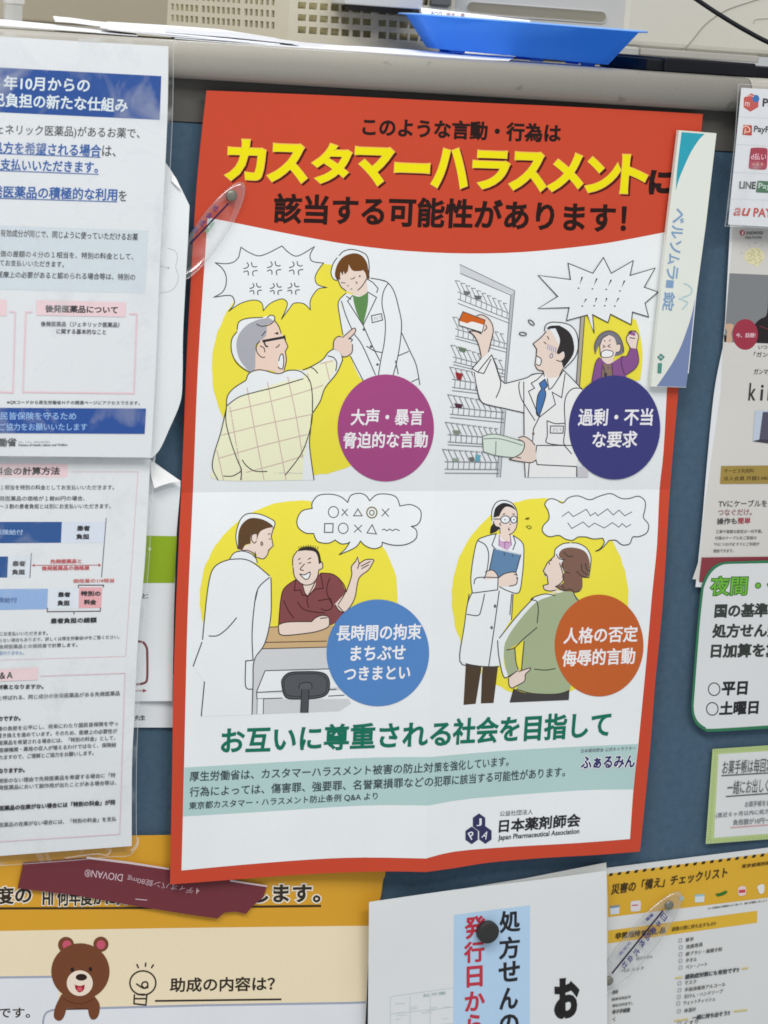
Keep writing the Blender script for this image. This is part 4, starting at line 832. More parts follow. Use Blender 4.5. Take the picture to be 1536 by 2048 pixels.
# ---- television hearing service advert
root = empty('leaflet', P(1470, 800, -.004), 'grey advert leaflet with a red disc, a brain drawing and a gold price bar', 'leaflet')
S = Sheet(root, lambda x, y: -.0036 - .0022 * math.exp(-((x - 1391) / 110.) ** 2 - ((y - 1120) / 150.) ** 2) - .0018 * math.exp(-((x - 1450) / 130.) ** 2 - ((y - 560) / 160.) ** 2), .085, step=12); S.view()
S.paper('1461,440! 1680,452! 1640,1185! 1391,1174! 1403.5,1053 1415,917 1429,780 1448,684!', (222, 224, 226), thick=.0002)
S.view(1280, 450, 5.39)
a = S.art('printed_panel'); a.poly('1000,20 1900,40 1900,2000 1800,3860 565,3818 640,3600 700,3000 870,1800 895,1270 965,515 990,200', (208, 205, 200)); 
a.poly('965,520 1900,560 1900,1300 906,1262', (128, 130, 132)); a.fill('1385,640! 1370,950 1300,1010 1245,1060 1200,1150 1150,1264! 1900,1300! 1900,600!', (40, 36, 38)); a.line('1290,1090! 1400,1130!', 1.6, (120, 50, 56))
a.fill('922,1070 990,1066 1010,1090 985,1160 990,1258 930,1256 940,1150 920,1110', (200, 166, 140)); a.poly('906,1180 935,1200 928,1262 906,1262', (30, 28, 28)); a.done()
a = S.art('red_disc'); a.ell(1135, 1180, 137, 166, (156, 54, 72)); a.text('今、話題!', 1032, 1214, 1242, 1212, 50, (226, 200, 206), .012); a.done()
a = S.art('brain_drawing'); a.fill('1125,340 1140,290 1180,255 1235,243 1295,258 1335,300 1340,350 1310,400 1285,425 1278,450 1250,452 1235,430 1190,420 1145,390', (222, 214, 176)); BN = (190, 182, 128)
a.line('1150,320 1190,300 1200,330 1170,360|1200,270 1230,290 1215,320 1250,340|1260,260 1290,290 1270,320 1310,340|1150,370 1190,385 1220,360 1250,390|1280,360 1310,380 1275,410|1240,420 1262,400', 1.6, BN)
for q in ('1245,185! 1247,205!', '1170,205! 1180,222!', '1320,215! 1308,232!', '1085,300! 1105,303!'): a.line(q, 1.4, (170, 170, 166))
a.done()
a = S.art('lettering'); a.ell(1103, 85, 28, 32, (190, 70, 84)); a.text('1', 1096, 108, 1112, 108, 40, (240, 230, 230), .02); a.text('SHIONOGI', 1142, 104, 1322, 102, 34, (90, 90, 92), .02); a.text('HEALTHCARE', 1135, 148, 1310, 146, 26, (120, 120, 122), .02)
for st, x0, y0, x1, y1, h, bd in [('いつものテレビ', 1275, 1338, 1640, 1345, 48, .01), ('「ガンマ波」で', 1225, 1424, 1640, 1428, 56, .01), ('ガンマ波サウンド', 1225, 1612, 1640, 1618, 62, .012)]: a.text(st, x0, y0, x1, y1, h, (76, 74, 74), bd)
for c, x0, x1, h in (('k', 1166, 1242, 190), ('i', 1292, 1322, 170), ('k', 1372, 1450, 190)): a.text(c, x0, 1892, x1, 1892, h, (56, 54, 54), .01)
S.view(1340, 780, 5.12)
a.poly('525,778 1400,770 1400,958 512,962', (158, 134, 70)); a.text('サービス利用料', 552, 852, 858, 850, 46, (70, 58, 30), .012); a.text('法人会員 月額3,980円', 545, 930, 1060, 926, 46, (66, 54, 28), .012)
a.text('TVにケーブルを', 494, 1198, 992, 1194, 70, (80, 78, 78), .01); a.text('つなぐだけ。', 490, 1286, 836, 1282, 64, (150, 96, 104), .01); a.text('操作も', 478, 1378, 682, 1374, 66, (76, 74, 76), .02); a.text('簡単', 690, 1372, 822, 1370, 66, (164, 76, 86), .02)
for st, x0, x1, y in [('工事や複雑な設定は一切不要。', 468, 946, 1468), ('付属のケーブルをご家庭の', 460, 886, 1534), ('TVにつなげば すぐにご利用が', 450, 916, 1598), ('開始できます。', 445, 652, 1666)]: a.text(st, x0, y, x1, y - 4, 36, (120, 116, 116), .012)
a.done()
a = S.art('device_picture'); a.fill('870,215! 1400,205! 1400,530! 850,522!', (186, 196, 212)); a.poly('950,225 1400,225 1400,524 912,522', (84, 82, 100)); a.poly('845,524 920,505 1300,520 1300,550 1000,546', (66, 64, 76)); a.done()
a = S.art('maroon_band'); a.poly('325,1715 1500,1700 1500,2080 298,1965', (134, 58, 66)); a.done(); S.view()

# ---- payment methods sheet
root = empty('laminated_notice', P(1510, 310, -.026), 'laminated white sheet of mobile payment logos hanging over the counter edge at the right', 'notice')
S = Sheet(root, lambda x, y: -.0255 + .003 * clamp01((y - 170) / 290.), .09, step=60); S.view(1300, 150, 5.534)
S.paper('1012,141! 1900,192! 1860,1712! 866,1655!', (222, 224, 227), rough=.3)
a = S.art('row_lines')
for y in (462, 768, 1076, 1368): a.line('%f,%f! 1880,%f!' % (1012 - (y - 141) * .096, y, y + 46), 1.0, (206, 208, 213))
a.done()
a = S.art('payment_logos'); R1 = (196, 84, 78)
a.fill([S.X(q) for q in [(1122, 203), (1205, 250), (1198, 355), (1110, 406), (1036, 356), (1040, 250)]], R1, raw=True); a.ell(1172, 262, 38, 42, (52, 112, 176)); a.line('1060,240 1110,228 1150,240', 1.4, (236, 200, 196)); a.text('m', 1050, 340, 1100, 350, 45, (238, 214, 210), 0)
a.text('Pay', 1240, 376, 1420, 384, 118, (64, 60, 64), .03)
a.fill([S.X(q) for q in [(1035, 552), (1122, 556), (1130, 566), (1128, 664), (1118, 670), (1022, 662)]], (190, 74, 60), raw=True); a.line('1022,590 1060,565 1100,590 1100,625 1060,632|1060,590! 1045,650!', 2.2, (240, 200, 180)); a.text('PayPay', 1146, 652, 1400, 664, 92, (76, 74, 78), .022)
a.fill('1112,830 1130,808 1180,804 1260,806 1292,815 1302,840 1296,990 1285,1035 1260,1048 1140,1044 1100,1034 1092,1010', (166, 56, 76)); a.text('d払い', 1116, 938, 1284, 944, 76, (236, 190, 200), .012)
for x in (1146, 1192, 1240): a.poly('%f,968 %f,998 %f,998' % (x, x - 15, x + 15), (226, 130, 110))
a.text('LINE', 985, 1258, 1168, 1264, 82, (64, 72, 66), .03); a.fill([S.X(q) for q in [(1190, 1170), (1500, 1186), (1490, 1316), (1172, 1298)]], (78, 116, 88), raw=True); a.text('Pay', 1198, 1272, 1330, 1280, 78, (196, 216, 204), .012)
a.text('au', 915, 1556, 1085, 1562, 88, R1, .014, up=(.35, -1)); a.text('PAY', 1142, 1568, 1350, 1578, 98, R1, .02); a.done()
S.view()
Sf = Sheet(root, lambda x, y: -.0262 + .003 * clamp01((y - 170) / 290.), .09, step=60)
Sf.paper('1477,168! 1660,178! 1640,462! 1450,452! 1452,440 1470,280!', RW, name='laminate_film', mat=FILM, thick=.00015)

film_edge_glint(Sf, '1660,176! 1477,168! 1470,280! 1452,440! 1450,452! 1640,462!', 1.5)
# ---- green framed opening hours notice
root = empty('notice', P(1470, 1290, -.007), 'white notice on night and holiday hours with a thick green rounded outline', 'notice')
S = Sheet(root, lambda x, y: -.0068, .085, step=80); S.view(1340, 1100, 5.388)
S.paper('640,125! 1056,112! 1500,100! 1480,1900! 1056,1925! 460,1958 370,1940 285,1880 242,1790 230,1680! 265,1200 300,760 335,420! 358,340 400,250 470,175 555,135', (52, 118, 84), thick=.0003)
a = S.art('white_panel'); a.fill('640,150! 1056,142! 1480,132! 1460,1870! 1056,1890! 460,1926 380,1908 305,1850 265,1770 255,1680! 290,1200 325,760 362,420! 385,350 430,265 490,200 565,160', (214, 216, 217)); a.done()
a = S.art('lettering'); OG = (64, 116, 50); HG = (110, 178, 62)
a.text('夜間・休日', 432, 488, 1420, 478, 200, HG, .012, outline=(.05, OG)); 
a.text('国の基準に', 474, 733, 1190, 722, 155, (58, 64, 60), .04); a.text('処方せん受', 450, 950, 1190, 940, 155, (58, 64, 60), .04); a.text('日加算を算', 434, 1164, 1180, 1156, 155, (58, 64, 60), .04)
a.ring(476, 1500, 62, 68, 2, INK); a.text('平日', 552, 1570, 830, 1562, 150, INK, .04); a.ring(456, 1712, 62, 68, 2, INK); a.text('土曜日', 528, 1785, 948, 1768, 152, INK, .04); a.done(); S.view()

# ================= prescription sheets, bottom centre =================================================
root = empty('paper_sheet', P(1130, 1745, -.006), 'plain white sheet whose tilted top edge peeks out behind the blue-striped prescription notice', 'paper')
S = Sheet(root, -.0062, 0.0); S.paper('860,1788! 1050,1757! 1212.5,1725! 1216,1800! 1216,2110! 860,2110!', (208, 209, 206), thick=.0002)
root = empty('notice', P(980, 1930, -.009), 'white prescription notice with a light blue strip of vertical red and black writing', 'notice')
def dW(x, y): return -.0108 - .0008 * math.cos((x - 738) / 240. * math.pi) - .004 * math.exp(-((x - 738) / 140.) ** 2 - ((y - 1800) / 150.) ** 2) - .003 * math.exp(-((x - 1213) / 130.) ** 2 - ((y - 1742) / 130.) ** 2)
S = Sheet(root, dW, 0.0, step=12); S.view(700, 1700, 2.743)
S.paper('105,286! 600,215 1000,168 1408,114! 1411,955 1411,1130! 98,1130! 102,600', (222, 224, 225), thick=.0004)
a = S.art('blue_strip'); a.poly('570,356 988,303 986,955 986,1130 562,1130 566,955', (180, 208, 234)); a.done()
a = S.art('form_drawing'); FG = (196, 208, 208)
a.line('220,1100! 222,804! 566,756!|225,900! 566,862!|225,985! 566,950!|330,800! 330,1100!|440,815! 440,1100!', 1.2, FG)
for i in range(16): x = 240 + random.random() * 290; y = 820 + random.random() * 170; a.line('%f,%f! %f,%f!' % (x, y, x + 20 + random.random() * 40, y - 4), 1.4, (204, 212, 212))
a.text('処方箋', 400, 808, 525, 792, 18, (170, 188, 188), .01); a.done()
a = S.art('lettering'); RD = (190, 54, 70)
for c, x0, y0, x1, y1, h, col in [('処', 820, 458, 934, 446, 120, INK), ('方', 818, 602, 932, 592, 122, INK), ('せ', 815, 728, 932, 718, 112, INK), ('ん', 820, 878, 922, 868, 118, INK), ('の', 820, 1012, 926, 1006, 108, INK),
    ('発', 630, 492, 745, 480, 124, RD), ('行', 626, 622, 738, 612, 116, RD), ('日', 640, 756, 728, 748, 116, RD), ('か', 630, 888, 740, 878, 108, RD), ('ら', 642, 1020, 726, 1012, 116, RD)]:
    a.text(c, x0, y0, x1, y1, h, col, .026)
a.text('お', 1120, 930, 1258, 918, 222, (36, 34, 34), .055); a.done(); S.view()

# ================= magnets, clips, advert bar =================================================
def disc_thing(name, px, py, y, r, h, mat, label, cat, seg=36, bev=.0012):
    c = P(px, py, y); root = empty(name, c, label, cat); bm = bmesh.new()
    prof = [(r - bev * .0, 0), (r, -h + bev), (r - bev * .35, -h + bev * .35), (r - bev, -h), (r * .55, -h - .0001), (0.0001, -h - .0001)]
    rings = [[bm.verts.new((c.x + q * math.cos(2 * math.pi * i / seg), c.y + d, c.z + q * math.sin(2 * math.pi * i / seg))) for i in range(seg)] for q, d in prof]
    for a0, b0 in zip(rings, rings[1:]):
        for i in range(seg): bm.faces.new((a0[i], a0[(i + 1) % seg], b0[(i + 1) % seg], b0[i]))
    bm.faces.new(rings[0]); bm.faces.new(rings[-1])
    bm_obj('body', bm, mat, root, smooth=True); return root
disc_thing('magnet', 973.5, 1862, -.0124, .0092, .0052, paint((52, 52, 52), .45, 'rubber'), 'round black magnet on the blue-striped prescription notice', 'magnet')

root = empty('magnet_bar', P(1365, 515, -.017), 'long white and teal advert bar with vertical blue lettering, on the poster right edge', 'magnet bar')
S = Sheet(root, lambda x, y: -.0185, 0); S.view()
S.solid([(1358, 260.6), (1433, 266.6), (1411.7, 450), (1391.5, 600), (1374.6, 752), (1372, 775), (1302, 773), (1319, 610), (1335.6, 450)], paint((222, 225, 216), .4, 'card'), 'bar_body', .0042)
S.base = .00006; S.view(1300, 150, 5.534)
a = S.art('teal_corner'); a.fill('350,632! 604,652! 540,720 455,850 380,1010 318,1160 286,1282! 300,1050', (48, 158, 178)); a.done()
S.view(1280, 450, 5.39)
a = S.art('slate_corner'); a.fill('598,775! 560,960 500,1150 440,1310 370,1450 290,1580 180,1738! 495,1747! 512,1640! 560,1200', (116, 132, 172)); a.line('602,770! 570,1100! 520,1600!', 1.6, (226, 228, 232)); a.done()
S.view()
a = S.art('lettering'); VB = (128, 158, 192)
cs = [('ベ', 416, 446), ('ル', 450, 476), ('ソ', 480, 505), ('ム', 507, 528), ('ラ', 531, 558), ('■', 560, 575), ('錠', 583, 621)]
for c, y0, y1 in cs:
    x0 = 1350 - (y0 - 416) * .118; x1 = 1350 - (y1 - 416) * .118; k = -2 if c != '■' else 0
    hh = 23 if c != '■' else 15
    a.text(c, x0 + k, y0, x1 + k, y1, hh, VB, .02, up=(1, .07))
S.view(1280, 450, 5.39)
a.line('470,628 520,650 558,690 552,735 510,765 450,780', 2.4, (170, 200, 206)); a.line('420,790 520,835|455,910 515,845', 3, (178, 204, 208))
a.fill('225,1385! 268,1422! 225,1468! 185,1425!', (64, 130, 120)); a.text('N', 212, 1440, 240, 1440, 32, (214, 226, 220), .01); a.fill('192,1490! 238,1488! 230,1600! 188,1598!', (78, 142, 130)); a.done(); S.view()

def clip_thing(px0, py0, px1, py1, wid, y, lw, label, pins, text, shape=1.0):
    """clear oval clip from tip to tip"""
    y0 = y; c = P((px0 + px1) / 2, (py0 + py1) / 2, y); root = empty('oval_clip', c, label, 'clip')
    S = Sheet(root, lambda x, yy: y0, 0); A = Vector((px0, py0)); B = Vector((px1, py1)); M = (A + B) / 2; d = (B - A); L = d.length / 2; d.normalize(); n = Vector((-d.y, d.x))
    N = 56
    def ringp(k):
        r = []
        for i in range(N):
            t = 2 * math.pi * i / N; ct, st = math.cos(t), math.sin(t)
            q = M + d * (L * k * math.copysign(abs(ct) ** .92, ct) - (1 - k) * 0) + n * (wid * k * math.copysign(abs(st) ** 1.05, st)); r.append(q)
        return r
    bm = bmesh.new(); rows = []
    for k, off in [(.93, 0.), (1.0, .0003), (1.0, .0010), (.96, .0019), (.91, .0025), (.86, .0026), (.81, .0022), (.76, .0015), (.70, .0012)]:
        rows.append([bm.verts.new(S.at(q.x, q.y, off)) for q in ringp(k)])
    for r0, r1 in zip(rows, rows[1:]):
        for i in range(N): bm.faces.new((r0[i], r0[(i + 1) % N], r1[(i + 1) % N], r1[i]))
    bm_obj('rim', bm, RIMG, root, smooth=True); bm = bmesh.new(); ends = []
    for k, off in ((.93, 0.), (.70, .0012)): bm.faces.new([bm.verts.new(S.at(q.x, q.y, off)) for q in ringp(k)])
    bm_obj('clear_plate', bm, GLASSY, root)
    S.base = .0014
    a = S.art('printed_line'); a.line('%f,%f! %f,%f!' % lw, 3.4, (44, 32, 66)); a.done()
    a = S.art('printed_letters')
    for st, x0, yy0, x1, yy1, h, up, c in text: a.text(st, x0, yy0, x1, yy1, h, c, .02, up=up)
    a.done()
    for px, py, r in pins:
        bm = bmesh.new(); cc = S.at(px, py, .0009); seg = 24
        prof = [(r, 0), (r, -.0012), (r * .8, -.0019), (r * .45, -.0022), (r * .02, -.0023)]
        rs = [[bm.verts.new((cc.x + q * math.cos(2 * math.pi * i / seg), cc.y + dd, cc.z + q * math.sin(2 * math.pi * i / seg))) for i in range(seg)] for q, dd in prof]
        for r0, r1 in zip(rs, rs[1:]):
            for i in range(seg): bm.faces.new((r0[i], r0[(i + 1) % seg], r1[(i + 1) % seg], r1[i]))
        bm.faces.new(rs[0]); bm.faces.new(rs[-1]); bm_obj('magnet_disc', bm, paint((128, 128, 118), .4, 'metal', metal=.5), root, smooth=True)
    return root
NV = (62, 60, 120)
sx = 8.533
def z5(x, y): return 340 + x / sx, 340 + y / sx
tx = []
for c, x, y in (('社', 765, 640), ('会', 655, 770), ('式', 535, 900), ('株', 420, 1015)):
    px, py = z5(x, y); tx.append((c, px - 7, py + 3, px + 3, py + 9.5, 13, (.55, -.84), NV))
px, py = z5(700, 1030); tx.append(('薬品', px - 8, py + 8, px + 8, py - 14, 8, (-.8, -.6), (110, 160, 130)))
clip_thing(487, 365, 350, 566, 31, -.0134, (457, 407, 379, 489), 'clear oval clip with a dark slanted line, on the poster left edge', [(462.5, 391, .0042)], tx)
sx = 9.035
def z6(x, y): return 1200 + x / sx, 1780 + y / sx
tx = []
for c, x, y, k in (('日', 1115, 550, 1), ('本', 1020, 670, 1), ('薬', 925, 790, 1), ('品', 820, 900, 1), ('株', 725, 1030, 1), ('式', 620, 1180, 1), ('会', 510, 1300, 1), ('社', 410, 1420, 1)):
    px, py = z6(x, y); tx.append((c, px - 4, py - 7, px + 5, py + 3, 12, (.6, -.8), NV))
px, py = z6(920, 520); tx.append(('■■', px - 7, py + 5, px + 6, py - 7, 7, (-.6, -.6), (96, 96, 140)))
px, py = z6(480, 1090); tx.append(('薬局用', px - 12, py + 12, px + 10, py - 14, 7, (-.7, -.6), (120, 120, 160)))
clip_thing(1362, 1784, 1190, 1994, 31, -.0062, (1326, 1821, 1224, 1947), 'clear oval clip with printed letters, on the yellow checklist leaflet', [(1337.5, 1810, .0040), (1217.5, 1961, .0038)], tx)
# ================= on the counter ==============================================
ZC = ZU - .0004
def rayplane(px, py, o, n):
    d = _F * FPX + _X * (px - 768) + _U * (1024 - py); t = (o - CAM).dot(n) / d.dot(n); return CAM + d * t
def rrect(x0, x1, y0, y1, r, z, seg=5):
    pts = []
    for cx, cy, a0 in ((x1 - r, y1 - r, 0), (x0 + r, y1 - r, 90), (x0 + r, y0 + r, 180), (x1 - r, y0 + r, 270)):
        for i in range(seg + 1):
            t = math.radians(a0 + 90 * i / seg); pts.append((cx + r * math.cos(t), cy + r * math.sin(t), z))
    return pts
def loft(name, rings, mat, parent, cap0=True, cap1=True, smooth=True):
    bm = bmesh.new(); rs = [[bm.verts.new(p) for p in r] for r in rings]; n = len(rs[0])
    for a0, b0 in zip(rs, rs[1:]):
        for i in range(n): bm.faces.new((a0[i], a0[(i + 1) % n], b0[(i + 1) % n], b0[i]))
    if cap0: bm.faces.new(rs[0])
    if cap1: bm.faces.new(rs[-1])
    o = bm_obj(name, bm, mat, parent, smooth=smooth)
    for p in o.data.polygons:
        if len(p.vertices) > 4: p.use_smooth = False
    return o
def wall_with_holes(name, o, ud, us, vs, holes, mat, parent, th=.0022, nrm=None):
    """us, vs: extents; holes: list of (u0,u1,v0,v1); o origin, ud unit vector, up = z"""
    U_ = sorted(set([us[0], us[1]] + [h[0] for h in holes] + [h[1] for h in holes])); V_ = sorted(set([vs[0], vs[1]] + [h[2] for h in holes] + [h[3] for h in holes]))
    U_ = [u for u in U_ if us[0] <= u <= us[1]]; V_ = [v for v in V_ if vs[0] <= v <= vs[1]]
    bm = bmesh.new(); g = {}
    def vt(i, j):
        if (i, j) not in g: g[i, j] = bm.verts.new(o + ud * U_[i] + Vector((0, 0, V_[j])))
        return g[i, j]
    for i in range(len(U_) - 1):
        for j in range(len(V_) - 1):
            cu, cv = (U_[i] + U_[i + 1]) / 2, (V_[j] + V_[j + 1]) / 2
            if any(h[0] < cu < h[1] and h[2] < cv < h[3] for h in holes): continue
            bm.faces.new((vt(i, j), vt(i + 1, j), vt(i + 1, j + 1), vt(i, j + 1)))
    f = bmesh.ops.extrude_face_region(bm, geom=bm.faces[:]); nn = nrm or Vector((-ud.y, ud.x, 0))
    bmesh.ops.translate(bm, vec=nn * th, verts=[v for v in f['geom'] if isinstance(v, bmesh.types.BMVert)])
    return bm_obj(name, bm, mat, parent)

# ---- blue tray
BLU = bpy.data.materials.new('blue_plastic'); BLU.use_nodes = True; nt = BLU.node_tree; b = nt.nodes['Principled BSDF']
b.inputs['Base Color'].default_value = (*albedo((74, 146, 255)), 1); b.inputs['Roughness'].default_value = .3
tl = nt.nodes.new('ShaderNodeBsdfTranslucent'); tl.inputs[0].default_value = (*albedo((110, 174, 255)), 1)
mx = nt.nodes.new('ShaderNodeMixShader'); mx.inputs[0].default_value = .56; nt.links.new(b.outputs[0], mx.inputs[1]); nt.links.new(tl.outputs[0], mx.inputs[2])
nt.links.new(mx.outputs[0], nt.nodes['Material Output'].inputs[0])
yt = .008; qR = P(1284, 60, yt); qL = P(840, 33, .052); wt = math.hypot(qR.x - qL.x, qR.y - qL.y); ang = math.atan2(qR.y - qL.y, qR.x - qL.x)
zt = P(1290, 62, yt).z; DP = .125; i0, i1, iy = .017, .0195, .016
root = empty('tray', ((qL.x + qR.x) / 2, .09, ZC), 'bright blue plastic tray with flared sides standing at the counter edge', 'tray')
Bz = ZC + .0026; fl = .0062; TILT = math.tan(math.radians(1.3)); ca, sa = math.cos(ang), math.sin(ang)
def tl_(r): return [(qL.x + x * ca - y * sa, qL.y + x * sa + y * ca, z + (wt - i1 - x) * TILT * (1 - .72 * max(0., z - Bz) / (zt - Bz))) for x, y, z in r]
loft('tray_shell', [tl_(r) for r in [rrect(i0, wt - i1, iy, DP - iy, .010, Bz), rrect(i0 - .001, wt - i1 + .001, iy - .001, DP - iy + .001, .011, Bz + .0012), rrect(0, wt, 0, DP, .014, zt - .0016), rrect(-fl, wt + fl, -fl, DP + fl, .016, zt - .0012), rrect(-fl, wt + fl, -fl, DP + fl, .016, zt),
    rrect(.001, wt - .001, .001, DP - .001, .013, zt), rrect(i0 + .001, wt - i1 - .001, iy + .001, DP - iy - .001, .010, Bz + .0030)]], BLU, root)
for fx in (.12, .58, .88):
    x = i0 + (wt - i0 - i1) * fx
    for y in (iy + .008, DP - iy - .008): loft('foot', [[(p[0], p[1], ZC + .0003 + (q[2] - Bz) * .9) for p, q in zip(tl_(rrect(x - .005, x + .005, y - .003, y + .003, .0015, Bz)), tl_(rrect(x - .005, x + .005, y - .003, y + .003, .0015, Bz)))], tl_(rrect(x - .006, x + .006, y - .004, y + .004, .0015, Bz + .0002))], BLU, root)
RIMB = paint((120, 170, 250), .25, 'plastic')
loft('rim_edge', [tl_(r) for r in [rrect(-fl - .0002, wt + fl + .0002, -fl - .0002, DP + fl + .0002, .016, zt - .0010), rrect(-fl - .0004, wt + fl + .0004, -fl - .0004, DP + fl + .0004, .016, zt - .0004), rrect(-fl + .0004, wt + fl - .0004, -fl + .0004, DP + fl - .0004, .016, zt + .0003)]], RIMB, root, cap0=False, cap1=False)
# card lying in the tray
root = empty('card', P(950, 45, .09), 'white printed card leaning inside the blue tray, only its top edge showing', 'card')
v = [P(842, 15, .125), P(1060, 41, .10), P(1064, 58, .092), P(846, 42, .115)]
c2 = [q + Vector((0, .0006, 0)) for q in v]
mesh_obj('card_sheet', v + c2, [(0, 1, 2, 3), (4, 5, 6, 7)[::-1], (0, 4, 5, 1), (1, 5, 6, 2), (2, 6, 7, 3), (3, 7, 4, 0)], paint((238, 240, 243), .3), root)
v = [P(836, 10, .1245), P(1058, 37, .099), P(1064, 58, .0905), P(842, 42, .114)]
mesh_obj('card_sleeve', v, [(0, 3, 2, 1)], clear('card_sleeve', .04, .1, haze=.1), root)
S = Sheet(root, lambda x, y: .1175 - (x - 842) * .00011, 0); a = S.art('lettering'); a.text('おつり', 862, 31, 884, 32, 9, (60, 80, 130), .02, up=(0, -1)); a.text('現金・薬', 892, 33, 930, 35, 8, (150, 110, 120), .02, up=(0, -1)); a.done()

# ---- loose papers
def loft_sheet(name, near, far, yn, yf, mat, parent, th=.0012, lift=0.):
    def rs(pts, n=14):
        out = []
        for i in range(n):
            t = i / (n - 1) * (len(pts) - 1); k = min(int(t), len(pts) - 2); f = t - k
            out.append((pts[k][0] * (1 - f) + pts[k + 1][0] * f, pts[k][1] * (1 - f) + pts[k + 1][1] * f))
        return out
    A = [P(x, y - lift, yn) for x, y in rs(near)]; B = [P(x, y - lift, yf) for x, y in rs(far)]; n = len(A)
    A = [Vector((q.x, q.y, max(q.z, ZC + .0004 + th))) for q in A]; B = [Vector((q.x, q.y, max(q.z, ZC + .0004 + th))) for q in B]
    vs = A + B + [q - Vector((0, 0, th)) for q in A] + [q - Vector((0, 0, th)) for q in B]
    fs = []
    for i in range(n - 1): fs += [(i, i + 1, n + i + 1, n + i), (2 * n + i + 1, 2 * n + i, 3 * n + i, 3 * n + i + 1), (i + 1, i, 2 * n + i, 2 * n + i + 1), (n + i, n + i + 1, 3 * n + i + 1, 3 * n + i)]
    fs += [(0, n, 3 * n, 2 * n), (n - 1, 3 * n - 1, 4 * n - 1, 2 * n - 1)]
    return mesh_obj(name, vs, fs, mat, parent)
PW = paint((222, 224, 228), .5); PW2 = paint((204, 206, 212), .5)
root = empty('paper_stack', P(500, 80, .06), 'untidy pile of white papers lying along the counter edge in front of the slotted basket', 'papers')
loft_sheet('sheet', [(350, 76), (600, 97), (768, 108), (900, 116), (1018, 121)], [(330, 68), (600, 88), (740, 93), (900, 105), (1030, 114)], -.002, .10, PW, root, .0005)
loft_sheet('sheet', [(215, 58), (350, 73), (450, 80), (600, 95), (672, 99)], [(240, 48), (400, 58), (480, 66), (600, 84), (700, 92)], .004, .12, PW2, root, .0005)
loft_sheet('sheet', [(200, 54), (300, 64), (420, 75), (560, 88)], [(215, 43), (330, 50), (440, 58), (560, 78)], .01, .14, PW, root, .0007)
loft_sheet('sheet', [(330, 63), (470, 74), (600, 88)], [(330, 50), (450, 60), (548, 75)], .02, .15, PW2, root, .0006)
loft_sheet('sheet', [(110, 41), (150, 44), (190, 50), (250, 56)], [(106, 32), (140, 35), (190, 42), (240, 47)], .05, .13, PW, root, .0008)
root = empty('paper_sheet', P(120, 56, .03), 'single white sheet lying flat at the counter edge above the blue-headed notice', 'paper')
loft_sheet('sheet', [(-90, 45), (0, 50), (135, 60), (275, 71)], [(-90, 32), (0, 38), (130, 51), (272, 67)], -.002, .06, PW, root, .0005)

# ---- perforated basket
BK = paint((196, 190, 172), .4, 'plastic', var=.03)
Cn = P(576, 70, .205); Cn.z = ZC
rt = P(905, 70, .205); root = empty('basket', (Cn.x + .05, .26, ZC), 'beige plastic basket with rows of square and slotted holes behind the papers', 'basket')
H = .075
def uv(px, py, o, ud):
    n = Vector((-ud.y, ud.x, 0)); q = rayplane(px, py, o, n); return (q - o).dot(ud), q.z - o.z
ud = Vector((1, 0, 0)); holes = []
for c in (604, 626, 648, 670, 691, 713, 734, 765, 786, 807, 828, 849):
    for r, (y0, hh) in enumerate(((59, 14), (34.5, 13.5), (10, 13.5), (-15, 13.5), (-40, 13.5))):
        y = y0 + (c - 604) * .071; u0, v1 = uv(c - 7.6, y - hh / 2, Cn, ud); u1, v0 = uv(c + 7.6, y + hh / 2, Cn, ud); _, vb = uv(604 - 7.6, y0 - hh / 2, Cn, ud); _, va = uv(604 - 7.6, y0 + hh / 2, Cn, ud)
        holes.append((round(u0, 5), round(u1, 5), round(va, 5), round(vb, 5)))
wall_with_holes('side_panel', Cn, ud, (0.0, rt.x - Cn.x), (0, H), holes, BK, root)
En = P(334, 40, .345); En.z = ZC; ul = (Cn - En).normalized(); L = (Cn - En).length; holes = []
for c in (97, 133, 168, 205, 243, 280, 332, 370, 409, 448, 487, 525, 565, 605, 662, 701, 742, 784, 827, 870):
    px = c / 3.84 + 320
    for y0 in (35.7, 13.5, -9, -31):
        y = y0
        u0, _ = uv(px - 3.1, y, En, ul); u1, _ = uv(px + 3.1, y, En, ul); _, vb = uv(345, y0 - 6.5, En, ul); _, va = uv(345, y0 + 6.5, En, ul)
        holes.append((round(u0, 5), round(u1, 5), round(va, 5), round(vb, 5)))
wall_with_holes('side_panel', En, ul, (0, L), (0, H), holes, BK, root)
back = Vector((Cn.x + .02, .40, ZC)); off = (En - Cn)
INN = paint((212, 203, 156), .6, 'plastic')
wall_with_holes('inner_panel', Cn + Vector((.004, .012, 0)), ud, (0, rt.x - Cn.x), (0, .06), [], INN, root)
wall_with_holes('inner_panel', En + Vector((.008, .009, 0)), ul, (0, L - .004), (0, .06), [], INN, root)
# ---- things behind
root = empty('storage_cabinet', P(190, 20, .70), 'plain brown-grey cabinet side behind the papers at the top left', 'cabinet')
bm = box_bm(P(44, 20, .62).x, P(420, 20, .62).x, .62, .85, ZC, 1.3, .003); bm_obj('cabinet_side', bm, paint((160, 153, 136), .55, 'plastic', var=.04), root)
root = empty('acrylic_stand', P(28, 20, .30), 'clear frosted acrylic stand leg at the top left corner', 'stand')
fr = clear('frosted_acrylic', .03, .3, haze=.4); x0, x1 = P(11, 20, .30).x, P(46, 20, .30).x
bm_obj('stand_leg', box_bm(x0, x1, .30, .31, ZC, P(28, 9, .30).z, .0012), fr, root); bm_obj('stand_plate', box_bm(x0 - .0005, x1 + .001, .298, .312, P(28, 8, .30).z, 1.16, .001), fr, root)
root = empty('cabinet', P(-60, 20, .7), 'pale cabinet behind the clear acrylic stand at the top left corner', 'cabinet')
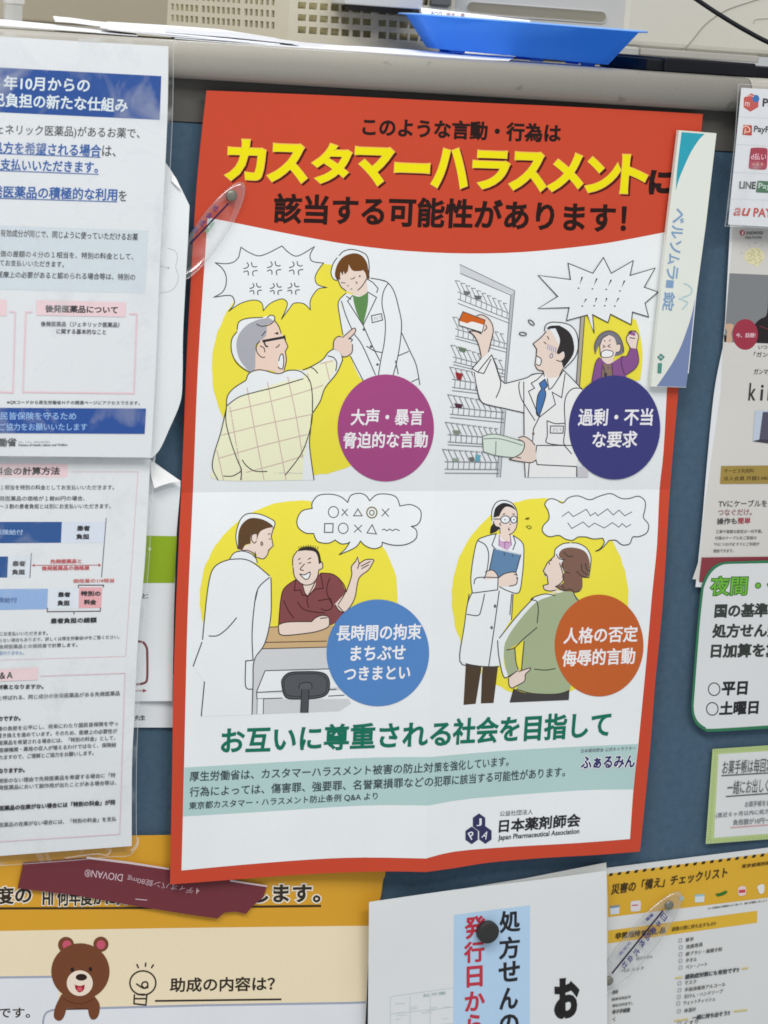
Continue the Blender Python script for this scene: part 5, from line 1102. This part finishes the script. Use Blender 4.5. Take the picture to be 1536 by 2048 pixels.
bm_obj('cabinet_side', box_bm(P(-200, 20, .66).x, P(40, 20, .66).x, .66, .9, ZC, 1.3, .002), paint((176, 170, 156), .55, 'plastic'), root)
# ---- printer
PR = paint((204, 202, 192), .42, 'plastic', var=.025); PRC = paint((190, 191, 190), .42, 'plastic', var=.025); DKG = paint((98, 100, 98), .5, 'plastic')
root = empty('printer', P(1300, 40, .26), 'large off-white office printer with a long slot and a curved seam behind the blue tray', 'printer')
yp = .225; zb = P(1400, 105, yp).z; xs_ = P(1245, 60, yp).x; xl = P(905, 30, yp).x
bm = box_bm(xs_, xs_ + .42, yp, yp + .3, zb, zb + .2, .006); bm_obj('body', bm, PR, root, smooth=False)
o = Vector((xl, yp + .003, zb)); hu0, hv0 = uv(925, 31, o, ud); hu1, hv1 = uv(1213, 31, o, ud); _, hz0 = uv(1100, 37, o, ud); _, hz1 = uv(1100, 26, o, ud)
hz0, hz1 = min(hz0, hz1), max(hz0, hz1)
bm_obj('left_panel', box_bm(xl, xs_ + .004, yp + .002, yp + .28, zb, zb + .2, .003), PRC, root)
slot = []
zc = P(1100, 27, yp).z; hh = .0046; xa, xb = P(935, 20, yp).x, P(1214, 30, yp).x
def capsule(r, x0, x1, y, z): 
    pts = []
    for i in range(9): t = math.pi / 2 - math.pi * i / 8; pts.append((x1 - r + r * math.cos(t), y, z + r * math.sin(t)))
    for i in range(9): t = -math.pi / 2 - math.pi * i / 8; pts.append((x0 + r + r * math.cos(t), y, z + r * math.sin(t)))
    return pts
loft('slot_rim', [capsule(hh + .0010, xa - .001, xb + .001, yp + .0022, zc), capsule(hh + .0007, xa - .0007, xb + .0007, yp + .0008, zc), capsule(hh, xa, xb, yp + .0012, zc)], PRC, root, cap0=False, cap1=False)
loft('slot', [capsule(hh, xa, xb, yp + .0012, zc), capsule(hh - .0018, xa + .002, xb - .002, yp + .0017, zc - .0006)], paint((140, 136, 124), .5, 'plastic'), root, cap0=False)
bm_obj('paper_output', box_bm(P(690, 5, .17).x, P(846, 8, .17).x, .17, .30, P(770, 14, .17).z, P(770, -60, .17).z, .001), PRC, root)
bm_obj('gap_shade', box_bm(P(700, 5, .19).x, P(842, 8, .19).x, .192, .30, P(770, 26, .19).z, P(770, 14, .19).z + .002, 0), paint((70, 68, 62), .6, 'plastic'), root)  # solid dark block standing in for the shade of the gap
bm_obj('hinge_post', box_bm(P(863, 5, .2).x, P(903, 5, .2).x, .2, .24, P(880, 11, .2).z, 1.2, .001), DKG, root)
bm_obj('lower_ledge', box_bm(P(845, 15, .215).x, xl + .002, .215, .3, P(870, 16, .215).z - .03, P(870, 13, .215).z, .001), PRC, root)
bm_obj('foot', box_bm(P(1237, 110, .20).x, P(1279, 110, .20).x, .2, .24, ZC, zb + .001, .002), paint((176, 176, 174), .45, 'plastic'), root)
z1 = P(1400, 108, yp - .004).z
bm_obj('base_rail', box_bm(P(1281, 112, yp - .004).x, P(1518, 118, yp - .004).x, yp - .004, yp + .1, zb - .0055, zb + .0006, .001), paint((172, 170, 164), .45, 'plastic'), root)
def tube(name, pts, r, mat, parent, seg=10, n=10):
    cp = smooth_pts([(p[0], p[1], False) for p in pts], False, n); cz = smooth_pts([(p[2], 0, False) for p in pts], False, n)
    q = [Vector((a_[0], a_[1], b_[0])) for a_, b_ in zip(cp, cz)]; rings = []
    for i, p in enumerate(q):
        t = (q[min(i + 1, len(q) - 1)] - q[max(i - 1, 0)]).normalized(); s = t.cross(Vector((0, 1, 0.01))).normalized(); u = s.cross(t)
        rings.append([p + s * (r * math.cos(2 * math.pi * k / seg)) + u * (r * math.sin(2 * math.pi * k / seg)) for k in range(seg)])
    return loft(name, rings, mat, parent)
tube('seam', [P(x, y, yp - .0001) for x, y in ((1364, 104), (1385, 80), (1412, 48), (1450, 22), (1500, 4), (1560, -14))], .0005, paint((140, 136, 126), .5, 'plastic'), root)
tube('button_ridge', [P(x, y, yp - .0001) for x, y in ((1507, 46), (1512, 39), (1540, 37), (1580, 38))], .0005, paint((170, 166, 154), .5, 'plastic'), root)
root = empty('flat_box', P(1410, 135, .05), 'flat black box lying on the counter under the printer front', 'box')
BKP = paint((20, 22, 28), .5, 'plastic')
bm_obj('base', box_bm(P(1294, 126, .012).x, P(1330, 128, .012).x, .012, .10, ZC + .0002, P(1310, 118, .012).z, .0012), BKP, root)
bm_obj('body', box_bm(P(1330, 126, .008).x, P(1512, 140, .008).x, .008, .12, ZC + .0002, P(1420, 121, .008).z, .0015), BKP, root)
bm_obj('end_piece', box_bm(P(1512, 126, .02).x, P(1700, 140, .02).x, .03, .13, ZC + .0002, P(1530, 134, .03).z, .001), BKP, root)
root = empty('cable', P(1470, 45, .1), 'black cable hanging in front of the printer at the top right', 'cable')
tube('cord', [P(x, y, d) for x, y, d in ((1330, -45, .14), (1395, 0, .13), (1440, 30, .12), (1490, 60, .11), (1545, 88, .10), (1620, 112, .09), (1720, 118, .09))], .0020, BKP, root)

bpy.data.objects.remove(_fo); bpy.data.curves.remove(_fc)
